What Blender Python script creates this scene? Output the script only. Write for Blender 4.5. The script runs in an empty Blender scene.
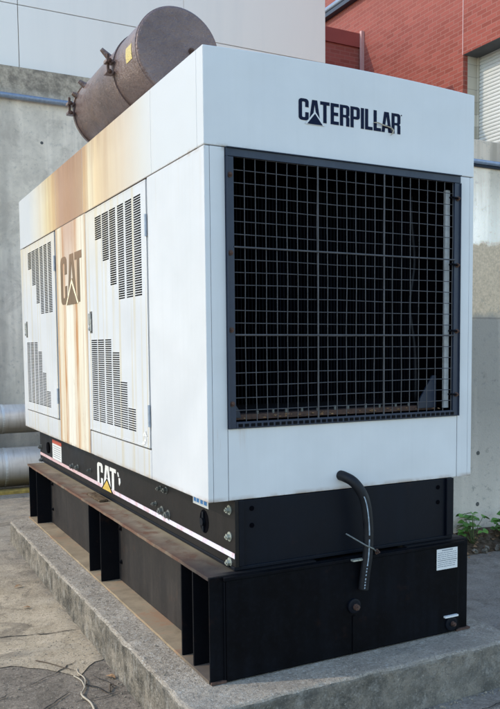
import bpy, bmesh, math, random
from mathutils import Vector, Matrix, noise as mnoise
random.seed(7)
sc = bpy.context.scene
C = sc.collection
R = math.radians

# ------------------------------------------------------------------ node helper
class G:
    def __init__(s, name):
        m = bpy.data.materials.new(name); m.use_nodes = True
        s.m = m; s.nt = m.node_tree; s.nt.nodes.clear()
        s.o = s.nt.nodes.new('ShaderNodeOutputMaterial')
        s.b = s.nt.nodes.new('ShaderNodeBsdfPrincipled')
        s.nt.links.new(s.b.outputs[0], s.o.inputs[0])
        s._p = None
    def n(s, t, **k):
        x = s.nt.nodes.new(t)
        for a, v in k.items(): setattr(x, a, v)
        return x
    def put(s, sock, v):
        if isinstance(v, bpy.types.NodeSocket): s.nt.links.new(v, sock)
        elif isinstance(v, (tuple, list)):
            v = tuple(v)
            if sock.type == 'RGBA' and len(v) == 3: v = v + (1,)
            sock.default_value = v
        else:
            if sock.type == 'RGBA': v = (v, v, v, 1)
            elif sock.type == 'VECTOR' and not isinstance(v, tuple): v = (v, v, v)
            sock.default_value = v
    def geo(s):
        if not s._p: s._p = s.n('ShaderNodeNewGeometry')
        return s._p
    def pos(s): return s.geo().outputs['Position']
    def xyz(s):
        q = s.n('ShaderNodeSeparateXYZ'); s.put(q.inputs[0], s.pos()); return q.outputs
    def nrm(s):
        q = s.n('ShaderNodeSeparateXYZ'); s.put(q.inputs[0], s.geo().outputs['Normal']); return q.outputs
    def scale(s, v, sx, sy, sz, loc=(0, 0, 0)):
        q = s.n('ShaderNodeMapping'); s.put(q.inputs[0], v); q.inputs['Scale'].default_value = (sx, sy, sz)
        q.inputs['Location'].default_value = loc
        return q.outputs[0]
    def noise(s, sc_, det=4, rough=.55, vec=None, dist=0):
        q = s.n('ShaderNodeTexNoise'); s.put(q.inputs['Vector'], vec or s.pos())
        q.inputs['Scale'].default_value = sc_; q.inputs['Detail'].default_value = det
        q.inputs['Roughness'].default_value = rough; q.inputs['Distortion'].default_value = dist
        return q.outputs[0]
    def ramp(s, f, stops, interp='LINEAR'):
        q = s.n('ShaderNodeValToRGB'); s.put(q.inputs[0], f); e = q.color_ramp.elements
        q.color_ramp.interpolation = interp
        while len(e) < len(stops): e.new(.5)
        for i, (p_, c) in enumerate(sorted(stops, key=lambda t: t[0])):
            e[i].position = p_
            if not isinstance(c, (tuple, list)): c = (c, c, c)
            e[i].color = tuple(c) + (1,)
        return q.outputs[0]
    def mix(s, f, a, b, bt='MIX'):
        q = s.n('ShaderNodeMix', data_type='RGBA', blend_type=bt)
        s.put(q.inputs[0], f); s.put(q.inputs[6], a); s.put(q.inputs[7], b); return q.outputs[2]
    def math(s, op, a, b=0, c=None):
        q = s.n('ShaderNodeMath', operation=op); s.put(q.inputs[0], a); s.put(q.inputs[1], b)
        if c is not None: s.put(q.inputs[2], c)
        return q.outputs[0]
    def rng(s, v, a, b, c=0, d=1):
        q = s.n('ShaderNodeMapRange'); q.clamp = True
        for i, t in enumerate((v, a, b, c, d)): s.put(q.inputs[i], t)
        return q.outputs[0]
    def mul(s, *a):
        r = a[0]
        for t in a[1:]: r = s.math('MULTIPLY', r, t)
        return r
    def bump(s, h, st=.3, dist=.01):
        q = s.n('ShaderNodeBump'); q.inputs['Strength'].default_value = st; q.inputs['Distance'].default_value = dist
        s.put(q.inputs['Height'], h); s.put(s.b.inputs['Normal'], q.outputs[0])
    def fin(s, col, rough=.6, metal=0, spec=.5):
        s.put(s.b.inputs['Base Color'], col); s.put(s.b.inputs['Roughness'], rough); s.put(s.b.inputs['Metallic'], metal)
        s.put(s.b.inputs['Specular IOR Level'], spec)
        return s.m

def srgb(r, g, b, k=1.0):
    f = lambda c: (c / 255 / 12.92) if c / 255 <= .04045 else ((c / 255 + .055) / 1.055) ** 2.4
    return (f(r) * k, f(g) * k, f(b) * k)

def plain(name, col, rough=.6, metal=0, var=.15, scl=30, bump=0, spec=.5):
    g = G(name); n = g.noise(scl, 4)
    k = g.rng(n, .3, .7, 1 - var, 1 + var)
    c = g.n('ShaderNodeVectorMath', operation='SCALE'); g.put(c.inputs[0], col); g.put(c.inputs[3], k)
    if bump: g.bump(n, bump, .004)
    return g.fin(c.outputs[0], g.rng(n, .3, .7, rough - .06, rough + .06), metal, spec)

# ------------------------------------------------------------------ materials
M = {}
def enclosure_mat():
    g = G('weathered_white_paint')
    x, y, z = g.xyz(); nx, ny, nz = g.nrm()
    streak = g.noise(1, 3, .6, g.scale(g.pos(), 26, 26, .9))
    streak2 = g.noise(1, 4, .6, g.scale(g.pos(), 9, 9, .5, (3, 1, 2)))
    blot = g.noise(2.2, 5, .6)
    fine = g.noise(60, 3)
    white = g.mix(g.rng(blot, .35, .7), (.68, .685, .68), (.745, .745, .735))
    white = g.mix(g.mul(g.rng(streak, .5, .75), .14), white, (.60, .60, .58))
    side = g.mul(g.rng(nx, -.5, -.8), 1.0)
    # wobble so the stain edges are not ruler straight
    yw = g.math('ADD', y, g.math('MULTIPLY', g.math('SUBTRACT', g.noise(3, 3, .6, g.scale(g.pos(), 1, 1, .6)), .5), .16))
    yf = g.math('ADD', y, g.math('MULTIPLY', g.math('SUBTRACT', g.noise(6, 3, .6, g.scale(g.pos(), 1, 1, .35)), .5), .05))
    W = (.68, .69, .68)
    up = g.ramp(g.rng(yw, 0, 4.7), [(p_ / 4.7, c) for p_, c in [
        (0, W), (.7, W), (.95, (.70, .66, .58)), (1.25, (.72, .60, .45)), (1.6, (.74, .58, .38)), (1.9, (.82, .62, .36)),
        (2.05, (.86, .76, .52)), (2.2, (.72, .48, .24)), (2.27, (.50, .32, .19)), (2.6, (.47, .27, .16)), (2.95, (.50, .30, .19)),
        (3.1, (.60, .38, .20)), (3.2, (.72, .50, .25)), (3.4, (.80, .66, .38)), (3.75, (.78, .72, .58)), (4.2, W), (4.7, W)]])
    up = g.mix(g.mul(g.rng(streak2, .45, .72), g.rng(y, 1.2, 1.9), g.rng(y, 3.9, 3.3), .55), up, (.48, .26, .12))
    toprust = g.mul(g.rng(z, 1.40, 1.60), g.rng(yw, 1.0, 2.0), g.rng(yw, 4.0, 3.0), g.rng(streak, .3, .6), .5)
    up = g.mix(toprust, up, (.33, .17, .09))
    CR = (.84, .77, .60); O = (.55, .23, .06); PK = (.60, .37, .25)
    def at_(stops): return [((p_ - 2.15) / 1.05, c) for p_, c in stops]
    base_lo = g.ramp(g.rng(yf, 2.15, 3.2), at_([(2.15, (.74, .70, .60)), (2.2, (.44, .30, .16)), (2.225, (.80, .72, .55)), (2.32, (.90, .83, .66)), (2.5, (.88, .76, .54)), (2.7, (.91, .86, .73)), (2.82, (.91, .84, .68)), (2.95, (.86, .74, .52)), (3.05, (.88, .80, .62)), (3.12, (.60, .42, .22)), (3.14, (.72, .68, .6)), (3.2, (.7, .68, .62))]))
    lines = g.ramp(g.rng(g.math('ADD', yf, g.math('MULTIPLY', g.math('SUBTRACT', g.noise(1, 3, .6, g.scale(g.pos(), 5, 5, 1.6)), .5), .03)), 2.15, 3.2), at_([(2.15, 0), (2.24, .55), (2.255, 0), (2.30, 0), (2.33, .5), (2.35, .05), (2.44, .0), (2.485, .9), (2.53, .95), (2.56, .3), (2.60, .55), (2.62, 0), (2.70, .0), (2.715, .3), (2.73, 0), (2.82, .0), (2.855, .8), (2.90, 1), (2.93, .35), (2.95, .1), (2.98, .5), (3.0, .0), (3.05, .3), (3.07, .0), (3.11, .7), (3.15, 0)]))
    patch = g.rng(g.noise(1, 5, .65, g.scale(g.pos(), 16, 16, 1.6)), .36, .60, .15, 1)
    thin = g.rng(g.noise(1, 3, .6, g.scale(g.pos(), 42, 42, .5)), .56, .70)
    lo = g.mix(g.mul(lines, patch), base_lo, O)
    lo = g.mix(g.mul(thin, patch, .7), lo, (.46, .23, .09))
    lo = g.mix(g.mul(g.rng(z, .45, 1.05), g.rng(yf, 2.35, 2.6), g.rng(yf, 2.98, 2.85), .85), lo, g.mix(g.mul(patch, thin), PK, (.42, .22, .13)))
    lo = g.mix(g.mul(g.rng(g.noise(7, 6, .7), .60, .72), .35), lo, (.40, .22, .10))
    lomask = g.mul(g.rng(y, 2.165, 2.20), g.rng(y, 3.175, 3.14))
    # faint yellow runs on the doors, warmer near the top under the roof stain
    dy = g.mix(g.mul(g.rng(g.noise(1, 2, .5, g.scale(g.pos(), 14, 14, .25, (0, 5, 0))), .54, .62), .6), white, (.66, .57, .38))
    dy = g.mix(g.mul(g.rng(z, .6, 1.15), g.rng(y, 1.0, 1.9), .55), dy, (.80, .68, .46))
    dy = g.mix(g.mul(g.rng(z, -.35, -.62), g.rng(blot, .3, .6), .45), dy, (.52, .49, .42))
    dmask = g.mul(g.rng(y, .84, .86), 1.0)
    s1 = g.mix(dmask, white, dy)
    s1 = g.mix(lomask, s1, lo)
    s1 = g.mix(g.rng(z, 1.134, 1.136), s1, up)
    s1 = g.mix(1.0, s1, (.80, .815, .84), 'MULTIPLY'); col = g.mix(side, white, s1)  # sunlit side gets darker paint to offset the strong light on it
    # rust bleeding at lower front corner of the grille and along the bottom edge
    fr = g.mul(g.rng(z, -.235, -.25), g.rng(z, -.40, -.27), g.rng(x, .30, .10), g.rng(ny, -.5, -.8), g.rng(g.noise(1, 3, .6, g.scale(g.pos(), 30, 30, 2)), .56, .74), .55)
    col = g.mix(fr, col, (.45, .26, .13))
    seam = g.mul(g.rng(g.math('ABSOLUTE', g.math('SUBTRACT', z, 1.137)), .022, .004), g.rng(g.noise(14, 4, .7), .46, .62), g.rng(y, .9, .1), g.rng(x, .5, .05), .6)
    col = g.mix(seam, col, (.36, .29, .2))
    drip = g.mul(g.rng(z, 1.14, 1.10), g.rng(z, .75, 1.12), g.rng(g.noise(1, 4, .6, g.scale(g.pos(), 34, 34, .8)), .57, .72), .35)
    col = g.mix(drip, col, (.50, .46, .38))
    bt = g.mul(g.rng(z, -.585, -.61), g.rng(g.noise(9, 4), .35, .6), .7)
    col = g.mix(bt, col, (.30, .20, .12))
    col = g.mix(g.mul(g.rng(nz, .5, .8), .5), col, (.45, .40, .33))
    g.bump(g.math('ADD', g.math('ADD', g.math('MULTIPLY', g.noise(1.6, 2), 6.0), g.math('MULTIPLY', g.noise(5, 2), .8)), g.math('MULTIPLY', fine, .06)), .34, .01)
    return g.fin(col, g.rng(blot, .3, .7, .38, .52), 0, .35)
M['paint'] = enclosure_mat()
M['dark'] = plain('dark_interior', (.0015, .0015, .003), .95, spec=.05)
M['dark_seam'] = plain('brown_seam_shade', (.07, .045, .03), .9)  # dark fill that paints the shade inside the panel gaps
M['gap'] = plain('door_shadow_backing', (.012, .012, .014), .9)
def steel(name, base, dust, dustamt=.5, rust=(.16, .06, .025), rustamt=.3, rough=.5, scl=3, spec=.4, bump=.1):
    g = G(name); x, y, z = g.xyz(); nx, ny, nz = g.nrm()
    b = g.noise(scl, 6, .62); st = g.noise(1, 4, .6, g.scale(g.pos(), 14, 14, 1.2))
    f = g.noise(38, 4, .6)
    col = g.mix(g.mul(g.rng(b, .35, .75), g.rng(st, .3, .75), dustamt), base, dust)
    col = g.mix(g.mul(g.rng(g.noise(7, 6, .7), .60, .72), rustamt), col, rust)
    col = g.mix(g.mul(g.rng(f, .5, .75), .25), col, dust)
    g.bump(f, bump, .003)
    return g.fin(col, g.rng(b, .3, .7, rough - .1, rough + .12), 0, spec)
M['navy'] = steel('navy_black_paint', (.0022, .0040, .0085), (.006, .010, .019), .6, rustamt=.05, rough=.5, spec=.18)
M['tank_black'] = steel('dull_black_paint', (.0005, .0007, .0018), (.0085, .0105, .016), .8, rustamt=.05, rough=.6, spec=.10)
M['beam'] = steel('dusty_black_beam', (.014, .012, .012), (.055, .045, .038), .85, rustamt=.12, rough=.62, spec=.3)
M['stiff'] = steel('black_stiffener_paint', (.002, .0026, .005), (.008, .008, .009), .5, rustamt=.10, rough=.6, spec=.12)
M['skid'] = steel('skid_black_brown', (.008, .007, .007), (.026, .021, .020), .7, rustamt=.08, rough=.5, spec=.25)
M['grille_frame'] = steel('slate_blue_frame', (.016, .026, .050), (.045, .06, .085), .6, rust=(.12, .05, .03), rustamt=.12, rough=.42)
M['wire'] = plain('galvanised_wire', (.075, .074, .078), .6, 0, .3, 12)
def flange_mat():
    g = G('dusty_rusty_flange'); x, y, z = g.xyz()
    b = g.noise(5, 6, .65); r = g.noise(8, 6, .7, None, .4)
    col = g.mix(g.rng(b, .3, .7), (.16, .125, .085), (.31, .25, .175))
    col = g.mix(g.mul(g.rng(r, .5, .63), .75), col, (.15, .06, .03))
    col = g.mix(g.mul(g.rng(x, .045, -.02), g.rng(b, .38, .52), .85), col, (.13, .055, .032)); col = g.mix(g.mul(g.rng(g.noise(2.3, 5, .7), .5, .62), .5), col, (.10, .075, .055))
    col = g.mix(g.mul(g.rng(x, .085, .125), .7), col, (.30, .25, .16))
    col = g.mix(g.rng(y, .55, .1, 0, .8), col, (.015, .016, .02)); col = g.mix(g.mul(g.rng(y, .02, 0), g.rng(x, .0, .1)), col, (.003, .003, .005))
    g.bump(r, .3, .004)
    return g.fin(col, .7, 0, .3)
M['flange'] = flange_mat()
def lowflange_mat():
    g = G('sandy_rusty_flange'); b = g.noise(6, 6, .65); r = g.noise(3, 5, .7)
    x, y, z = g.xyz()
    col = g.mix(g.rng(b, .3, .7), (.22, .165, .105), (.40, .31, .20))
    col = g.mix(g.mul(g.rng(r, .53, .62), .6), col, (.30, .15, .08))
    col = g.mix(g.rng(y, .5, .2, 0, .7), col, (.05, .045, .05))
    g.bump(b, .4, .005)
    return g.fin(col, .85, 0, .2)
M['lowflange'] = lowflange_mat()
def muffler_mat():
    g = G('brown_primer_silencer'); x, y, z = g.xyz()
    f = g.noise(38, 3, .75); b = g.noise(3, 5, .6); d = g.noise(16, 5, .7, None, .6)
    col = g.mix(g.rng(b, .35, .65), (.135, .090, .082), (.225, .152, .132))
    col = g.mix(g.mul(g.rng(d, .52, .75), .4), col, (.25, .17, .12))
    col = g.mix(g.mul(g.rng(g.noise(5, 4), .55, .7), g.rng(y, 1.5, 2.6), .5), col, (.34, .19, .085))
    g.bump(g.math('ADD', f, g.math('MULTIPLY', d, 1.4)), .75, .010)
    return g.fin(col, g.rng(d, .35, .65, .26, .42), .3, .7)
M['muffler'] = muffler_mat()
M['rust'] = plain('rusty_steel', (.085, .045, .032), .8, 0, .4, 60, .3)
M['zinc'] = plain('zinc_bolt', (.42, .44, .38), .45, .5, .25, 90)
M['zinc_dark'] = plain('dull_bolt', (.16, .17, .16), .55, .4, .3, 90)
M['chrome'] = plain('latch_chrome', (.45, .46, .45), .3, .8, .2, 60)
M['recess'] = plain('latch_recess', (.08, .08, .075), .6)
M['hinge'] = plain('painted_hinge', (.33, .38, .44), .5, .2)
M['logo_navy'] = plain('logo_navy', (.006, .011, .035), .6, 0, .1, spec=.1)
def faded_logo():
    g = G('faded_logo_brown'); n = g.noise(1, 4, .6, g.scale(g.pos(), 30, 30, 2)); z = g.xyz()[2]
    col = g.mix(g.rng(n, .3, .7), (.12, .075, .038), (.19, .12, .06))
    col = g.mix(g.rng(z, .9, .75, .5, 0), col, (.28, .15, .08))
    return g.fin(col, .6)
M['logo_faded'] = faded_logo()
M['logo_cream'] = plain('logo_cream', (.84, .72, .50), .6)
M['sticker_white'] = plain('white_vinyl', (.72, .72, .70), .5, 0, .06)
M['sticker_grey'] = plain('label_print', (.28, .30, .33), .6)
M['sticker_red'] = plain('label_red', (.50, .09, .05), .6)
M['sticker_blue'] = plain('label_blue', (.05, .22, .52), .6)
M['yellow'] = plain('logo_yellow', (.62, .42, .08), .55)
def stripe_mat():
    g = G('pink_white_stripe'); n = g.noise(9, 4); y = g.xyz()[1]
    c = g.mix(g.rng(y, 1.2, 3.2), (.72, .68, .78), (.66, .46, .46))
    c = g.mix(g.rng(n, .5, .75), c, (.60, .34, .33))
    return g.fin(c, .5)
M['stripe'] = stripe_mat()
M['rubber'] = steel('black_rubber_hose', (.006, .007, .010), (.03, .031, .033), .5, rustamt=0, rough=.55, scl=12, spec=.3)
M['brass'] = plain('brass_tag', (.75, .56, .20), .35, .6, .3, 120)
M['strip_grey'] = plain('grey_side_seal', (.62, .64, .63), .7)

def concrete(name, kind):
    g = G(name); x, y, z = g.xyz()
    big = g.noise(.55, 6, .6); mid = g.noise(3.5, 7, .65); fine = g.noise(45, 5, .7); pit = g.noise(130, 3, .6)
    st = g.noise(1, 5, .62, g.scale(g.pos(), 5.5, 5.5, .35)); st2 = g.noise(1, 4, .6, g.scale(g.pos(), 1.4, 1.4, .15, (2, 0, 0)))
    if kind == 'back':
        c = g.mix(g.rng(mid, .3, .7), (.38, .38, .36), (.52, .52, .49))
        c = g.mix(g.mul(g.rng(st, .5, .7), .55), c, (.64, .64, .61))
        c = g.mix(g.mul(g.rng(st2, .44, .60), .75), c, (.23, .235, .23)); c = g.mix(g.mul(g.rng(g.noise(2.4, 7, .72, None, .5), .5, .64), .5), c, (.26, .255, .24))
        topb = g.rng(g.math('ADD', z, g.math('MULTIPLY', mid, .25)), 3.72, 3.95)
        c = g.mix(topb, c, g.mix(g.rng(g.noise(9, 5, .7), .4, .65), (.15, .145, .13), (.34, .325, .285)))
        c = g.mix(g.rng(z, -.9, -1.7, 0, .5), c, (.08, .08, .08))  # shadow behind the pipes painted into the foot of the wall
    elif kind == 'side':
        zz = g.math('ADD', z, g.math('MULTIPLY', g.math('SUBTRACT', mid, .5), .35))
        zb = g.math('ADD', g.math('ADD', z, g.math('MULTIPLY', g.math('SUBTRACT', g.noise(5, 5, .7), .5), .22)), g.math('MULTIPLY', x, -.12))
        grey = 0
        low = g.mix(g.rng(st2, .4, .62), (.20, .205, .20), (.40, .40, .38))
        low = g.mix(g.rng(z, -.4, -1.5, 0, .6), low, (.46, .455, .44))
        tan = g.mix(g.rng(fine, .3, .7), (.30, .26, .20), (.46, .41, .33))
        bright = g.mix(g.rng(st, .35, .65), (.58, .60, .57), (.80, .81, .77))
        c = g.mix(g.rng(zz, .40, .50), low, tan)
        c = g.mix(g.rng(zb, .66, .70), c, bright)  # sunlit tan and pale zones above a shaded one, painted into the wall
        c = g.mix(g.rng(zz, 1.30, 1.75), c, g.mix(g.rng(st, .4, .65), (.36, .36, .33), (.60, .59, .55)))
        c = g.mix(g.rng(z, 1.88, 1.90), c, g.mix(g.rng(st, .4, .6), (.25, .24, .215), (.42, .40, .36)))
        line = g.mul(g.rng(g.math('ABSOLUTE', g.math('SUBTRACT', z, .43)), .012, .004), .5)
        c = g.mix(line, c, (.10, .10, .10))
        mold = g.mul(g.rng(g.noise(4, 6, .7), .58, .7), g.rng(z, .5, -.3), .6)
        c = g.mix(mold, c, (.09, .095, .09))
    elif kind == 'pad':
        nz = g.nrm()[2]
        top = g.mix(g.rng(mid, .3, .7), (.29, .24, .18), (.48, .41, .32))
        top = g.mix(g.mul(g.rng(fine, .55, .7), .8), top, (.52, .50, .45))
        top = g.mix(g.mul(g.rng(fine, .46, .34), .7), top, (.12, .105, .09))
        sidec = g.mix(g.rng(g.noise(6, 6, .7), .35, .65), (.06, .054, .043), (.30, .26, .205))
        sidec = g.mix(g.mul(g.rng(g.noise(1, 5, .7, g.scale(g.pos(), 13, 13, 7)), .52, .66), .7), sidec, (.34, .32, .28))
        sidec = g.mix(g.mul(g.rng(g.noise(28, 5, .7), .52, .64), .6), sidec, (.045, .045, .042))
        sp = g.noise(85, 3, .7)
        top = g.mix(g.mul(g.rng(sp, .58, .66), .85), top, (.66, .61, .52)); top = g.mix(g.mul(g.rng(sp, .42, .35), .8), top, (.09, .078, .062))
        top = g.mix(g.mul(g.rng(g.noise(2.2, 6, .7), .52, .66), .45), top, (.17, .145, .11))
        sidec = g.mix(g.mul(g.rng(sp, .60, .68), .6), sidec, (.50, .46, .39)); sidec = g.mix(g.mul(g.rng(sp, .44, .36), .6), sidec, (.03, .03, .027))
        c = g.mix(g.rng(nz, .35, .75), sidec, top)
        c = g.mix(g.mul(g.rng(y, .2, -.2), g.rng(big, .2, .6), .35), c, (.25, .24, .215))
    if kind != 'pad':
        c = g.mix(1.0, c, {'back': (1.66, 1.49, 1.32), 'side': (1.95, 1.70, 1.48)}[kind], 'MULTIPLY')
        c = g.mix(g.mul(g.rng(g.noise(16, 6, .75), .56, .68), .35), c, (.20, .20, .19))
    g.bump(g.math('ADD', g.math('MULTIPLY', mid, 1.5), g.math('ADD', fine, g.math('MULTIPLY', pit, .5))), .45 if kind != 'pad' else .8, .012)
    return g.fin(c, .88, 0, .25)
M['c_back'] = concrete('grey_streaked_concrete', 'back')
M['c_side'] = concrete('sun_shade_concrete', 'side')
M['c_pad'] = concrete('pad_concrete', 'pad')

def ground_mat(kind):
    g = G('weathered_' + kind); x, y, z = g.xyz()
    big = g.noise(.9, 6, .62); mid = g.noise(4.5, 7, .66); fine = g.noise(34, 6, .75); grit = g.noise(150, 3, .7)
    if kind == 'asphalt':
        c = g.mix(g.rng(mid, .3, .7), (.17, .138, .105), (.28, .23, .175))
        c = g.mix(g.mul(g.rng(fine, .54, .68), .6), c, (.40, .34, .26))
        c = g.mix(g.mul(g.rng(fine, .46, .34), .7), c, (.045, .042, .038))
        right = g.rng(x, .5, 1.6)
        rc = g.mix(g.rng(mid, .3, .7), (.21, .18, .15), (.34, .30, .255))
        rc = g.mix(g.mul(g.rng(fine, .56, .68), .5), rc, (.32, .33, .33))
        c = g.mix(right, c, rc)
    else:
        c = g.mix(g.rng(mid, .32, .68), (.38, .30, .20), (.58, .47, .33))
        c = g.mix(g.mul(g.rng(big, .5, .62), .7), c, (.27, .22, .16))
        c = g.mix(g.mul(g.rng(fine, .55, .68), .5), c, (.66, .57, .43))
        c = g.mix(g.mul(g.rng(fine, .45, .33), .6), c, (.09, .08, .065))
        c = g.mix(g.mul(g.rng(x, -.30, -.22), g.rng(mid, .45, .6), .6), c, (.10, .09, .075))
        c = g.mix(g.mul(g.rng(y, 3.0, 4.2), .45), c, (.30, .28, .25))
    sp = g.noise(75, 3, .7)
    c = g.mix(g.mul(g.rng(sp, .59, .67), .55), c, (.52, .47, .38)); c = g.mix(g.mul(g.rng(sp, .42, .34), .65), c, (.05, .044, .035))
    c = g.mix(g.mul(g.rng(g.noise(2.6, 7, .72, None, .8), .52, .60), .5), c, (.115, .095, .072))
    c = g.mix(g.mul(g.rng(g.noise(1.7, 6, .7, g.scale(g.pos(), 1, 1, 1, (7, 3, 0))), .54, .66), .35), c, (.48, .42, .33))
    g.bump(g.math('ADD', g.math('MULTIPLY', mid, 2), g.math('ADD', fine, g.math('MULTIPLY', grit, .4))), .7, .012)
    return g.fin(c, .92, 0, .2)
M['asphalt'] = ground_mat('asphalt'); M['slab'] = ground_mat('concrete_slab')
def dirt_mat():
    g = G('leafy_dirt'); n = g.noise(24, 6, .75); m_ = g.noise(6, 5)
    c = g.mix(g.rng(n, .35, .65), (.05, .035, .022), (.20, .14, .09)); c = g.mix(g.rng(m_, .5, .7, 0, .6), c, (.24, .21, .18))
    g.bump(n, .9, .02); return g.fin(c, .95, 0, .1)
M['dirt'] = dirt_mat()
def brick_mat():
    g = G('red_brick'); x, y, z = g.xyz()
    u = g.math('ADD', x, y); cv = g.n('ShaderNodeCombineXYZ'); g.put(cv.inputs[0], u); g.put(cv.inputs[1], z)
    b = g.n('ShaderNodeTexBrick'); g.put(b.inputs['Vector'], cv.outputs[0])
    b.inputs['Scale'].default_value = 1; b.inputs['Brick Width'].default_value = .235; b.inputs['Row Height'].default_value = .078
    b.inputs['Mortar Size'].default_value = .0085; b.inputs['Mortar Smooth'].default_value = .25
    g.put(b.inputs['Color1'], (.22, .050, .034)); g.put(b.inputs['Color2'], (.33, .085, .062)); g.put(b.inputs['Mortar'], (.31, .14, .11))
    b.inputs['Bias'].default_value = 0
    c = g.mix(g.rng(g.noise(.5, 4), .35, .7, 0, .35), b.outputs[0], (.40, .13, .10))
    c = g.mix(g.rng(z, 5.2, 7.2, 0, .5), c, (.25, .095, .09))
    g.bump(g.math('SUBTRACT', 1, b.outputs[1]), .35, .01)
    return g.fin(c, .85, 0, .2)
M['brick'] = brick_mat()
M['brick_cap'] = plain('oxblood_coping', (.27, .06, .05), .55, 0, .08, 3)
M['downpipe'] = plain('pale_pink_pipe', (.55, .33, .31), .6, 0, .08)
M['lintel'] = plain('grey_lintel', (.085, .09, .095), .8, 0, .3, 3)
def block_mat():
    g = G('beige_blocks'); z = g.xyz()[2]
    w = g.math('FRACT', g.math('DIVIDE', z, .21)); r = g.n('ShaderNodeTexWhiteNoise', noise_dimensions='1D')
    g.put(r.inputs['W'], g.math('FLOOR', g.math('DIVIDE', z, .21)))
    c = g.mix(r.outputs[0], (.44, .41, .33), (.60, .57, .48)); c = g.mix(g.rng(w, .06, .03), c, (.30, .28, .24))
    return g.fin(c, .85)
M['block'] = block_mat()
M['shutter'] = plain('shutter_white', (.60, .62, .60), .5, .1, .05, 2)
def panel_mat():
    g = G('peach_white_cladding'); x, y, z = g.xyz(); n = g.noise(.6, 4); s_ = g.noise(1, 4, .6, g.scale(g.pos(), 4, 4, .25))
    c = g.mix(g.rng(x, .5, 5.5), (.96, .92, .85), (.97, .87, .77))
    c = g.mix(g.rng(n, .3, .7, 0, .25), c, (.92, .86, .80)); c = g.mix(g.rng(s_, .5, .8, 0, .2), c, (.72, .70, .66))
    return g.fin(c, .6, 0, .3)
M['cladding'] = panel_mat()
M['joint'] = plain('panel_joint', (.55, .52, .48), .8)
def clad_pipe():
    g = G('aluminium_cladding'); x, y, z = g.xyz(); n = g.noise(5, 5); f = g.noise(1, 4, .6, g.scale(g.pos(), 30, 3, 3))
    c = g.mix(g.rng(n, .3, .7), (.68, .69, .68), (.86, .86, .84)); c = g.mix(g.mul(g.rng(f, .5, .8), .5), c, (.28, .26, .22))
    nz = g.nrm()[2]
    c = g.mix(g.mul(g.rng(nz, .15, -.6), .9), c, (.17, .14, .085))  # shaded brown underside painted by normal, top left bright
    g.bump(n, .2, .01)
    return g.fin(c, g.rng(n, .3, .7, .32, .5), .3, .5)
M['clad_pipe'] = clad_pipe()
M['conduit'] = plain('blue_grey_conduit', (.24, .30, .40), .4, .3, .15)
M['conduit_dark'] = plain('dark_navy_conduit', (.02, .03, .05), .5, .2, .15)
M['kerb_yellow'] = plain('worn_yellow_paint', (.34, .24, .06), .85, 0, .45, 14)
def leaf_mat():
    g = G('weed_leaf'); n = g.noise(14, 3); r = g.geo().outputs['Random Per Island']
    c = g.mix(r, (.05, .16, .025), (.15, .34, .06)); c = g.mix(g.rng(n, .45, .7, 0, .5), c, (.16, .30, .05))
    g.put(g.b.inputs['Subsurface Weight'], 0)
    return g.fin(c, .5, 0, .4)
M['leaf'] = leaf_mat()
M['stem'] = plain('weed_stem', (.10, .13, .04), .7)
M['twig'] = plain('dry_twig', (.42, .36, .27), .8)
M['twig_dark'] = plain('dark_twig', (.10, .07, .045), .85)
M['dryleaf'] = plain('dry_leaf', (.30, .17, .08), .8, 0, .4, 50)
M['grit'] = plain('sandy_grit', (.27, .235, .18), .9, 0, .5, 60)
M['crack'] = plain('ground_crack', (.022, .020, .018), .95)

# ------------------------------------------------------------------ object helpers
def link(name, bm, mat, parent=None, base=(0, 0, 0), smooth=False, bevel=0):
    """one mesh object; vertices are given in world metres, base = the thing's origin"""
    b = Vector(base)
    for v in bm.verts: v.co -= b
    me = bpy.data.meshes.new(name); bm.normal_update(); bm.to_mesh(me); bm.free()
    mats = mat if isinstance(mat, (list, tuple)) else [mat]
    for m_ in mats: me.materials.append(m_)
    if smooth:
        for p_ in me.polygons: p_.use_smooth = True
    o = bpy.data.objects.new(name, me); C.objects.link(o)
    if parent: o.parent = parent
    else: o.location = b
    if bevel:
        m_ = o.modifiers.new('bevel', 'BEVEL'); m_.width = bevel; m_.segments = 2; m_.limit_method = 'ANGLE'; m_.angle_limit = R(40)
    return o
def tag(o, label=None, cat=None, group=None, kind=None):
    if label: o['label'] = label
    if cat: o['category'] = cat
    if group: o['group'] = group
    if kind: o['kind'] = kind
    return o
def empty(name, loc, label, cat):
    o = bpy.data.objects.new(name, None); C.objects.link(o); o.location = loc; o.empty_display_size = .2
    return tag(o, label, cat)
def box(bm, x0, x1, y0, y1, z0, z1, mi=0):
    x0, x1 = sorted((x0, x1)); y0, y1 = sorted((y0, y1)); z0, z1 = sorted((z0, z1))
    v = [bm.verts.new(c) for c in ((x0, y0, z0), (x1, y0, z0), (x1, y1, z0), (x0, y1, z0), (x0, y0, z1), (x1, y0, z1), (x1, y1, z1), (x0, y1, z1))]
    for f in ((0, 3, 2, 1), (4, 5, 6, 7), (0, 1, 5, 4), (1, 2, 6, 5), (2, 3, 7, 6), (3, 0, 4, 7)):
        bm.faces.new([v[i] for i in f]).material_index = mi
def B(*a, **k):
    bm = bmesh.new(); box(bm, *a, **k); return bm
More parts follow.
